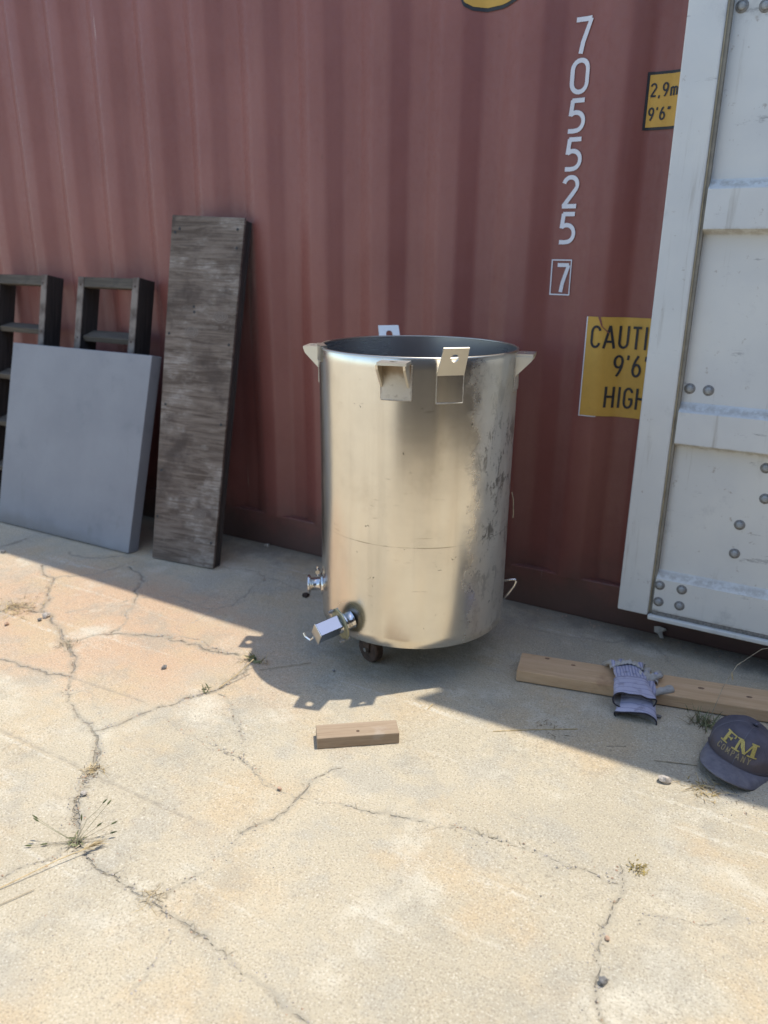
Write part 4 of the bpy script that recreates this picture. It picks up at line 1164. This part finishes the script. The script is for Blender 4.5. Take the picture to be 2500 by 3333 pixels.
crn = obj('crown', bm, M_cap, cap, capM, True)
bm = bmesh.new(); blob(bm, (0, 0, CH*.985), (.008, .008, .005)); obj('button', bm, M_cap, cap, capM, True)
for k in range(6):
    bm = bmesh.new(); az = k*math.pi/3
    tube(bm, [crown(az, t)*1.004 for t in np.linspace(.02, .97, 24)], .0011, 5); obj('seam', bm, M_bill, crn, capM, True)
# bill
bm = bmesh.new(); nb, nl = 30, 12; top = []; bot = []
for j in range(nl+1):
    u = j/nl; a_, b_ = [], []
    for i in range(nb+1):
        v = -1+2*i/nb; az = v*R_(74)
        base = crown(az, .015)
        ln = .074*math.sqrt(max(0, 1-abs(v)**2.6))
        p = base + Vector((math.sin(az)*.10*ln, -1, -.10))*ln*u
        p.z += -.022*(v*v)*(.35+.65*u) + .012*u*(1-u) - .004*u + mnoise.noise((v*2, u*2, 3))*.003*u + .004
        a_.append(bm.verts.new(p)); b_.append(bm.verts.new(p-Vector((0, 0, .0035))))
    top.append(a_); bot.append(b_)
for j in range(nl):
    for i in range(nb):
        bm.faces.new((top[j][i], top[j][i+1], top[j+1][i+1], top[j+1][i])); bm.faces.new((bot[j][i], bot[j+1][i], bot[j+1][i+1], bot[j][i+1]))
for i in range(nb): bm.faces.new((top[nl][i], top[nl][i+1], bot[nl][i+1], bot[nl][i]))
bill = obj('bill', bm, M_bill, cap, capM, True)
bm = bmesh.new(); tube(bm, [crown(R_(74)*(-1+2*i/30), .02)*1.012+Vector((0, 0, .003)) for i in range(31)], .0016, 6); obj('bill_seam', bm, M_cap, bill, capM, True)
# embroidered letters laid on the front panels
def on_crown(name, polys, m, lift):
    bm = bmesh.new()
    for P in polys:
        f_ = bm.faces.new([bm.verts.new((u, v, 0)) for u, v in P])
    bmesh.ops.triangulate(bm, faces=bm.faces)
    for x in np.arange(-.075, .076, .006):
        bmesh.ops.bisect_plane(bm, geom=bm.verts[:]+bm.edges[:]+bm.faces[:], plane_co=(x, 0, 0), plane_no=(1, 0, 0))
    for z in np.arange(.0, .1, .006):
        bmesh.ops.bisect_plane(bm, geom=bm.verts[:]+bm.edges[:]+bm.faces[:], plane_co=(0, z, 0), plane_no=(0, 1, 0))
    def mp(u, v, lf):
        az = u/CW*1.0
        t = v/CH*.62
        p = crown(az, t); e = .01
        n = (crown(az+e, t)-crown(az-e, t)).cross(crown(az, t+e)-crown(az, t-e)).normalized()
        if n.y > 0: n = -n
        return p+n*lf
    top_ = {}
    r = bmesh.ops.extrude_face_region(bm, geom=bm.faces[:])
    ext = {v for v in r['geom'] if isinstance(v, bmesh.types.BMVert)}
    for v in bm.verts:
        u_, v_ = v.co.x, v.co.y
        v.co = mp(u_, v_, lift if v in ext else -.001)
    return obj(name, bm, m, crn, capM)
def serifF(x, y, w_, h):
    s = h*.11; st = h*.20; sl = .0
    return [[(x+.12*w_, y+s), (x+.12*w_+st, y+s), (x+.12*w_+st, y+h-s), (x+.12*w_, y+h-s)],
            [(x-.06*w_, y), (x+.56*w_, y), (x+.56*w_, y+s*.8), (x-.06*w_, y+s*.8)],
            [(x-.06*w_, y+h-s), (x+w_, y+h-s), (x+w_, y+h), (x-.06*w_, y+h)],
            [(x+w_-s, y+h*.68), (x+w_, y+h*.68), (x+w_, y+h-s*1.0), (x+w_-s*.6, y+h-s*1.0)],
            [(x+.12*w_+st, y+h*.47), (x+.75*w_, y+h*.47), (x+.75*w_, y+h*.47+s), (x+.12*w_+st, y+h*.47+s)],
            [(x+.75*w_-s*.7, y+h*.38), (x+.75*w_, y+h*.38), (x+.75*w_, y+h*.66), (x+.75*w_-s*.7, y+h*.66)]]
def serifM(x, y, w_, h):
    s = h*.10; st = h*.23; th = h*.13
    return [[(x+.10*w_, y+s), (x+.10*w_+th, y+s), (x+.10*w_+th, y+h-s), (x+.10*w_, y+h-s)],
            [(x+.80*w_, y+s), (x+.80*w_+st, y+s), (x+.80*w_+st, y+h-s), (x+.80*w_, y+h-s)],
            [(x-.04*w_, y), (x+.34*w_, y), (x+.34*w_, y+s*.9), (x-.04*w_, y+s*.9)],
            [(x+.66*w_, y), (x+1.10*w_, y), (x+1.10*w_, y+s*.9), (x+.66*w_, y+s*.9)],
            [(x-.04*w_, y+h-s), (x+.30*w_, y+h-s), (x+.30*w_, y+h), (x-.04*w_, y+h)],
            [(x+.72*w_, y+h-s), (x+1.10*w_, y+h-s), (x+1.10*w_, y+h), (x+.72*w_, y+h)],
            [(x+.12*w_, y+h-s), (x+.36*w_, y+h-s), (x+.60*w_, y+.02*h), (x+.47*w_, y+.02*h)],
            [(x+.52*w_, y+.02*h), (x+.57*w_, y+.02*h), (x+.86*w_, y+h-s), (x+.78*w_, y+h-s)]]
on_crown('embroidered_letter', serifF(-.056, .040, .034, .043), M_gold, .0026)
on_crown('embroidered_letter', serifM(-.016, .038, .058, .045), M_gold, .0030)
st, tw = text_quads('COMPANY', .017, .95, .0019, .0062)
P = []
for s_ in st:
    for q in s_: P.append([(u-.056, v+.018) for u, v in q])
on_crown('embroidered_word', P, M_gold2, .0014)

# ------------------------------------------------------------------ weeds, straw, stones
M_green = plain('weed_green', (.17, .18, .085), .75, 0, .35, 40)
M_green2 = plain('young_grass_green', (.10, .12, .04), .7, 0, .35, 40)
M_dry = plain('dry_straw', (.50, .38, .20), .8, 0, .25, 60)
M_dry2 = plain('dead_grey_straw', (.36, .30, .20), .85, 0, .3, 60)
M_moss = plain('dry_moss_ochre', (.33, .25, .085), .9, 0, .4, 90)
M_brown = plain('dead_brown_plant', (.16, .115, .06), .9, 0, .4, 90)
def blade(bm, p, d, L, w_, bend, n=4, tw=0.0):
    """a folded leaf blade"""
    p = Vector(p); d = Vector(d).normalized()
    side = d.cross(Vector((0, 0, 1)))
    if side.length < .1: side = Vector((1, 0, 0))
    side.normalize(); side.rotate(Matrix.Rotation(tw, 3, d))
    rows = []
    for i in range(n+1):
        u = i/n
        c = p + d*L*u + Vector((0, 0, -bend*L*u*u))
        ww = w_*(1-u)**.6*(.7+.6*u if u < .5 else 1) + .0002
        rows.append((bm.verts.new(c-side*ww/2), bm.verts.new(c+Vector((0, 0, -ww*.18))), bm.verts.new(c+side*ww/2)))
    for a, b in zip(rows, rows[1:]):
        bm.faces.new((a[0], a[1], b[1], b[0])); bm.faces.new((a[1], a[2], b[2], b[1]))
def weed(name, label, loc_, parts, seed, cat='weed', group=None):
    rnd = random.Random(seed); t = thing(name, label, cat, loc_, None, group); M = WM[t.name]
    for kind, m, n, L0, L1, w_, el0, el1, bend, spread in parts:
        bm = bmesh.new()
        for i in range(n):
            az = rnd.uniform(0, 2*math.pi); el = R_(rnd.uniform(el0, el1)); L = rnd.uniform(L0, L1)
            p = (rnd.gauss(0, spread), rnd.gauss(0, spread), .001)
            blade(bm, p, (math.cos(az)*math.cos(el), math.sin(az)*math.cos(el), math.sin(el)), L, w_*rnd.uniform(.6, 1.2), bend*rnd.uniform(.3, 1.2), 4, rnd.uniform(-1, 1))
        obj(kind, bm, m, t, M)
    return t
M_stem = plain('olive_stem', (.30, .28, .17), .8)
t = weed('weed', 'green rosette weed with long budded stems growing from the crack at lower left', (-1.318, -1.752, -.002),
     [('leaves', M_green, 26, .014, .036, .0045, 5, 55, .6, .008), ('dead_leaves', M_dry2, 22, .012, .034, .0045, 0, 25, .2, .011)], 3)
Mw = WM[t.name]; rnd = random.Random(4)
for dx, dz, fwd in ((-.099, .084, .0), (-.103, .066, .01), (.079, .115, .03), (.091, .110, .03), (.10, .050, .02), (.093, .018, .02), (-.118, .008, -.02), (-.077, .006, -.01), (.015, .062, .02), (.062, .050, .01)):
    dx *= .8; dz *= .8; fwd *= .8
    tip = rt*dx + Vector((-rt.y, rt.x, 0))*fwd + Vector((0, 0, dz))
    bm = bmesh.new(); tip = Vector(tip); mid = tip*.5+Vector((rnd.uniform(-.006, .006), rnd.uniform(-.006, .006), tip.z*.10))
    tube(bm, [(0, 0, .004), mid*.6, mid, tip*.8+mid*.08, tip], [.0007, .0006, .0006, .0005, .0005], 5)
    stem = obj('stem', bm, M_dry2 if tip.z < .05 else M_stem, t, Mw)
    bm = bmesh.new(); dr = (tip-mid).normalized(); tube(bm, [tip, tip+dr*.004, tip+dr*.010, tip+dr*.016], [.0008, .0021, .0018, .0003], 6); obj('bud', bm, M_green2, stem, Mw)
weed('weed', 'small green weed in the tank shadow at the crack end', (-1.500, -.880, 0),
     [('leaves', M_green, 16, .02, .045, .012, 15, 70, .3, .018), ('dead_leaves', M_dry, 26, .02, .06, .0025, 3, 30, .2, .022)], 8)
weed('grass_tuft', 'green grass tuft growing between the lumber plank and the cap', (-.128, -.508, 0),
     [('blades', M_green, 70, .03, .075, .003, 40, 88, .3, .016), ('dry_blades', M_brown, 40, .02, .06, .0028, 5, 50, .3, .022)], 11, 'grass')
weed('straw_clump', 'pile of broken yellow straw at the shadow edge below the cap', (-.088, -.818, 0),
     [('straws', M_dry, 110, .012, .040, .0024, -2, 22, .05, .022), ('dry_leaves', M_moss, 30, .008, .02, .0045, 0, 40, .2, .018), ('dark_bits', M_brown, 30, .008, .03, .002, 0, 14, .0, .028)], 12, 'straw')
weed('dry_moss', 'ochre dry moss tuft on the sunlit slab at right', (-.174, -1.176, 0),
     [('fronds', M_moss, 70, .004, .013, .0035, 0, 60, .2, .011)], 13, 'moss')
weed('straw_clump', 'dry straw caught in the crack at the left edge of the slab', (-2.53, -1.035, 0),
     [('straws', M_dry, 90, .02, .07, .0028, 0, 25, .1, .040), ('dead_blades', M_brown, 40, .01, .04, .003, 0, 40, .2, .045)], 14, 'straw')
weed('grass_tuft', 'small dry grass tuft at the crack junction left of the tank shadow', (-2.118, -1.130, 0),
     [('blades', M_dry2, 50, .012, .036, .003, 5, 60, .2, .018)], 15, 'grass')
weed('straw_clump', 'loop of dead straw in the long crack above the rosette weed', (-1.497, -1.555, 0),
     [('straws', M_dry, 34, .015, .045, .002, 0, 30, .3, .012), ('dark_bits', M_brown, 24, .006, .02, .003, 0, 25, .2, .014)], 16, 'straw')
weed('weed', 'tiny green sprout in the crack left of the wood block', (-1.507, -1.105, 0),
     [('leaves', M_green, 14, .010, .022, .006, 20, 75, .2, .008)], 17)
weed('dead_plant', 'matted dead plant where two cracks meet near the bottom edge', (-1.045, -1.778, -.002),
     [('stalks', M_dry2, 34, .008, .022, .0025, 0, 25, .2, .012), ('straws', M_dry, 14, .02, .040, .0016, 0, 10, 0, .012)], 18, 'plant')
weed('grass_tuft', 'sparse dark grass on the shaded slab between tank and plank', (-.515, -.755, 0),
     [('blades', M_brown, 26, .008, .024, .003, 3, 50, .2, .022)], 19, 'grass')
def stalk(label, pts, r, m=M_dry, head=False, name='straw_stalk', cat='stalk', group=None):
    t = thing(name, label, cat, pts[0], None, group); M = WM[t.name]
    bm = bmesh.new(); loc_ = [Vector(p)-Vector(pts[0]) for p in pts]
    tube(bm, loc_, r, 6); st_ = obj('stem', bm, m, t, M)
    if head:
        bm = bmesh.new(); rn = random.Random(2); e = loc_[-1]; d_ = (loc_[-1]-loc_[-2]).normalized()
        for i in range(60):
            p = e + d_*rn.uniform(-.004, .034); v = d_+Vector((rn.uniform(-.35, .35), rn.uniform(-.35, .35), rn.uniform(-.1, .5)))
            blade(bm, p, v, rn.uniform(.016, .030), .0022, .1, 3, rn.uniform(-1, 1))
        obj('seed_head', bm, M_dry, t, M)
    return t
stalk('long dry stalk with fluffy seed head lying beside the rosette weed', [(-1.345, -1.935, .004), (-1.325, -1.890, .008), (-1.295, -1.815, .012), (-1.273, -1.768, .012)], .0012, M_dry, True)
stalk('bare brown stalk lying in the lower left corner below the rosette weed', [(-1.315, -1.985, .003), (-1.295, -1.935, .004), (-1.277, -1.893, .004)], .0010, M_dry2)
stalk('long thin straw crossing the shadow edge right of the wood block', [(-.650, -.856, .002), (-.55, -.790, .004), (-.443, -.722, .003)], .0016)
stalk('short straw on the shaded slab below the gloves', [(-.350, -.762, .002), (-.303, -.734, .003)], .0014, M_dry2)
stalk('straw stalk pointing at the cap bill', [(-.222, -.760, .002), (-.17, -.742, .004), (-.118, -.724, .003)], .0016, M_dry2)
stalk('small straw standing off the shadow edge in front of the tank', [(-.862, -.850, .002), (-.859, -.822, .006)], .0018)
stalk('straw leaning out of the crack end beside the weed', [(-1.480, -1.075, .002), (-1.462, -1.01, .022), (-1.445, -.945, .05)], .0016)
stalk('thin straw lying in the tank shadow', [(-1.44, -.925, .002), (-1.38, -.862, .003), (-1.32, -.80, .003)], .0011, M_dry2)
stalk('bent dry straw stuck to the right side of the tank', [(-.792, -.43, .585), (-.786, -.428, .560), (-.784, -.426, .515), (-.785, -.425, .50)], .0016, M_dry2)
stalk('grey oat stem with drooping seeds arching over the cap', [(-.118, -.47, .01), (-.10, -.44, .10), (-.075, -.40, .16), (-.02, -.34, .20), (.03, -.30, .205)], .0010, M_dry2, False, 'oat_stem')
for i, (p, q) in enumerate((((.000, -.335, .203), (.004, -.338, .178)), ((.028, -.302, .205), (.034, -.306, .170)), ((-.085, -.42, .145), (-.078, -.424, .120)))):
    bm = bmesh.new(); a_, b_ = Vector(p), Vector(q); tube(bm, [a_, a_*.6+b_*.4, a_*.2+b_*.8, b_], [.0006, .0024, .0020, .0003], 6)
    oat = [o for o in bpy.data.objects if o.name.startswith('oat_stem')][0]
    obj('seed', bm, M_dry if i else M_brown, oat)
# pale dead leaf at the foot of the container
lf = thing('dead_leaf', 'crumpled pale dead leaf at the container foot under the grey door', 'leaf', (-.352, -.012, .008)); M = WM[lf.name]
bm = bmesh.new(); O = [(-.022, .030), (-.004, .036), (.018, .032), (.022, .024), (.008, .018), (.016, -.006), (.012, -.026), (.006, -.010), (-.006, .004), (-.018, .012)]
for dy in (0, .0008):
    c = bm.verts.new((0, -.006+dy, .014)); V = [bm.verts.new((x, mnoise.noise((x*60, z*60, 1))*.008+dy, z)) for x, z in O]
    for i in range(len(V)): bm.faces.new((c, V[i], V[(i+1) % len(V)]))
obj('leaf_blade', bm, plain('pale_dead_leaf', (.50, .46, .40), .8), lf, M)
bm = bmesh.new(); tube(bm, [(.008, 0, -.022), (.014, -.003, -.03)], .0009, 5); obj('leaf_stalk', bm, M_brown, lf, M)

def rock_mesh(seed, r, m, flat=.65):
    bm = bmesh.new(); bmesh.ops.create_icosphere(bm, subdivisions=2, radius=1)
    o_ = Vector((seed*3.1, seed*1.7, 0))
    for v in bm.verts:
        d_ = 1+mnoise.noise(v.co*1.3+o_)*.55+mnoise.noise(v.co*3.5+o_)*.18
        v.co = Vector((v.co.x*d_*r, v.co.y*d_*r*.8, v.co.z*d_*r*flat))
    mn = min(v.co.z for v in bm.verts)
    for v in bm.verts: v.co.z -= mn+r*.12
    return me_bm('stone', bm, m)
M_st1 = plain('pale_stone', (.42, .37, .31), .85, 0, .25, 120, .001)
M_st2 = plain('grey_stone', (.20, .19, .175), .85, 0, .3, 120, .001)
M_st3 = plain('pink_stone', (.46, .30, .20), .85, 0, .25, 120, .001)
for i, (x, y, r, m, lb) in enumerate((
    (-.180, -.838, .0155, M_st1, 'pale angular stone at the shadow edge left of the straw pile'),
    (-1.715, -1.074, .0095, M_st2, 'dark pebble alone in the middle of the orange slab piece'),
    (-1.025, -1.366, .0062, M_st3, 'round pinkish pebble on the thin crack below the wood block'),
    (-1.436, -1.630, .0085, M_st1, 'grey-white stone in the long crack above the rosette weed'),
    (-2.362, -1.023, .015, M_st1, 'pale stone beside the straw in the crack at left'),
    (-3.087, -.693, .012, M_st2, 'dark stone at the shadow edge in front of the pale panel'),
    (-2.432, -1.138, .009, M_st3, 'brown pebble on the slab near the left edge'),
    (-2.36, -1.055, .009, M_st2, 'grey pebble right of the straw in the crack at left'),
    (-.168, -1.502, .0095, M_st2, 'grey stone in the vertical crack near the bottom right'),
    (-.186, -1.400, .006, M_st3, 'reddish chip beside the vertical crack at bottom right'),
    (-.252, -.540, .009, M_st2, 'dark pebble on the shaded slab beside the lower glove cuff'),
    (-1.642, -.378, .016, M_rust, 'brown clod on the shaded slab left of the side port'),
    (-1.226, -.807, .0055, M_st2, 'small dark pebble in the tank shadow below the drain'),
    (-2.115, -.016, .012, M_st1, 'pale stone at the container foot right of the plywood plank'))):
    t = tag(link_mesh('stone', rock_mesh(i+1, r, m), None, Matrix.Translation((x, y, 0)) @ Matrix.Rotation(i*1.3, 4, 'Z')), lb, 'stone')
# loose grit and litter along the cracks and the container foot: too fine to count
def grit():
    rn = random.Random(21); v = []; f = []; mi = []
    def chip(x, y, r, z=0):
        a = rn.uniform(0, 6.28); b = len(v); k = rn.randint(4, 5)
        for i in range(k): v.append((x+r*math.cos(a+6.28*i/k)*rn.uniform(.7, 1.2), y+r*math.sin(a+6.28*i/k)*rn.uniform(.6, 1.1), z-.0005))
        v.append((x+rn.uniform(-.3, .3)*r, y+rn.uniform(-.3, .3)*r, z+r*rn.uniform(.5, .9)))
        for i in range(k): f.append((b+i, b+(i+1) % k, b+k)); mi.append(mt)
    for wd, J in CRACK_LINES:
        n = int(len(J)*(1.5 if wd > .007 else .6))
        for _ in range(n):
            mt = rn.choice((0, 0, 0, 2)); p = J[rn.randrange(len(J))]; s_ = wd*1.2+.004
            chip(p[0]+rn.gauss(0, s_), p[1]+rn.gauss(0, s_), rn.uniform(.0012, .0038))
    for _ in range(1500):
        mt = rn.choice((0, 0, 1, 2)); chip(rn.uniform(-3.4, .4), rn.uniform(-2.1, -.1), rn.uniform(.0008, .0022))
    for _ in range(420):
        mt = rn.choice((1, 2, 1)); chip(rn.gauss(-.1, .12), rn.gauss(-.84, .05), rn.uniform(.001, .0032))
    for _ in range(700):
        mt = rn.choice((1, 1, 2)); chip(rn.uniform(-3.2, .3), -.002-abs(rn.gauss(0, .04)), rn.uniform(.001, .005))
    me = me_from('grit', v, f, None)
    for m in (M_st1, M_st2, M_st3): me.materials.append(m)
    me.polygons.foreach_set('material_index', mi)
    o = link_mesh('grit', me); o['kind'] = 'stuff'; o['label'] = 'loose grit and chips scattered on the concrete'
    return o
grit()
def litter():
    bm = bmesh.new(); rn = random.Random(31)
    for wd, J in CRACK_LINES:
        if wd < .0045: continue
        for _ in range(int(len(J)*(.9 if wd > .007 else .45))):
            p = J[rn.randrange(len(J))]; az = rn.uniform(0, 6.28); el = rn.uniform(-.05, .5)
            blade(bm, (p[0]+rn.gauss(0, wd*.5), p[1]+rn.gauss(0, wd*.5), -.002), (math.cos(az), math.sin(az), el), rn.uniform(.008, .026), .002, .1, 2)
    o = obj('straw_litter', bm, M_dry2); o['kind'] = 'stuff'; o['label'] = 'bits of dead grass caught in the cracks'
litter()
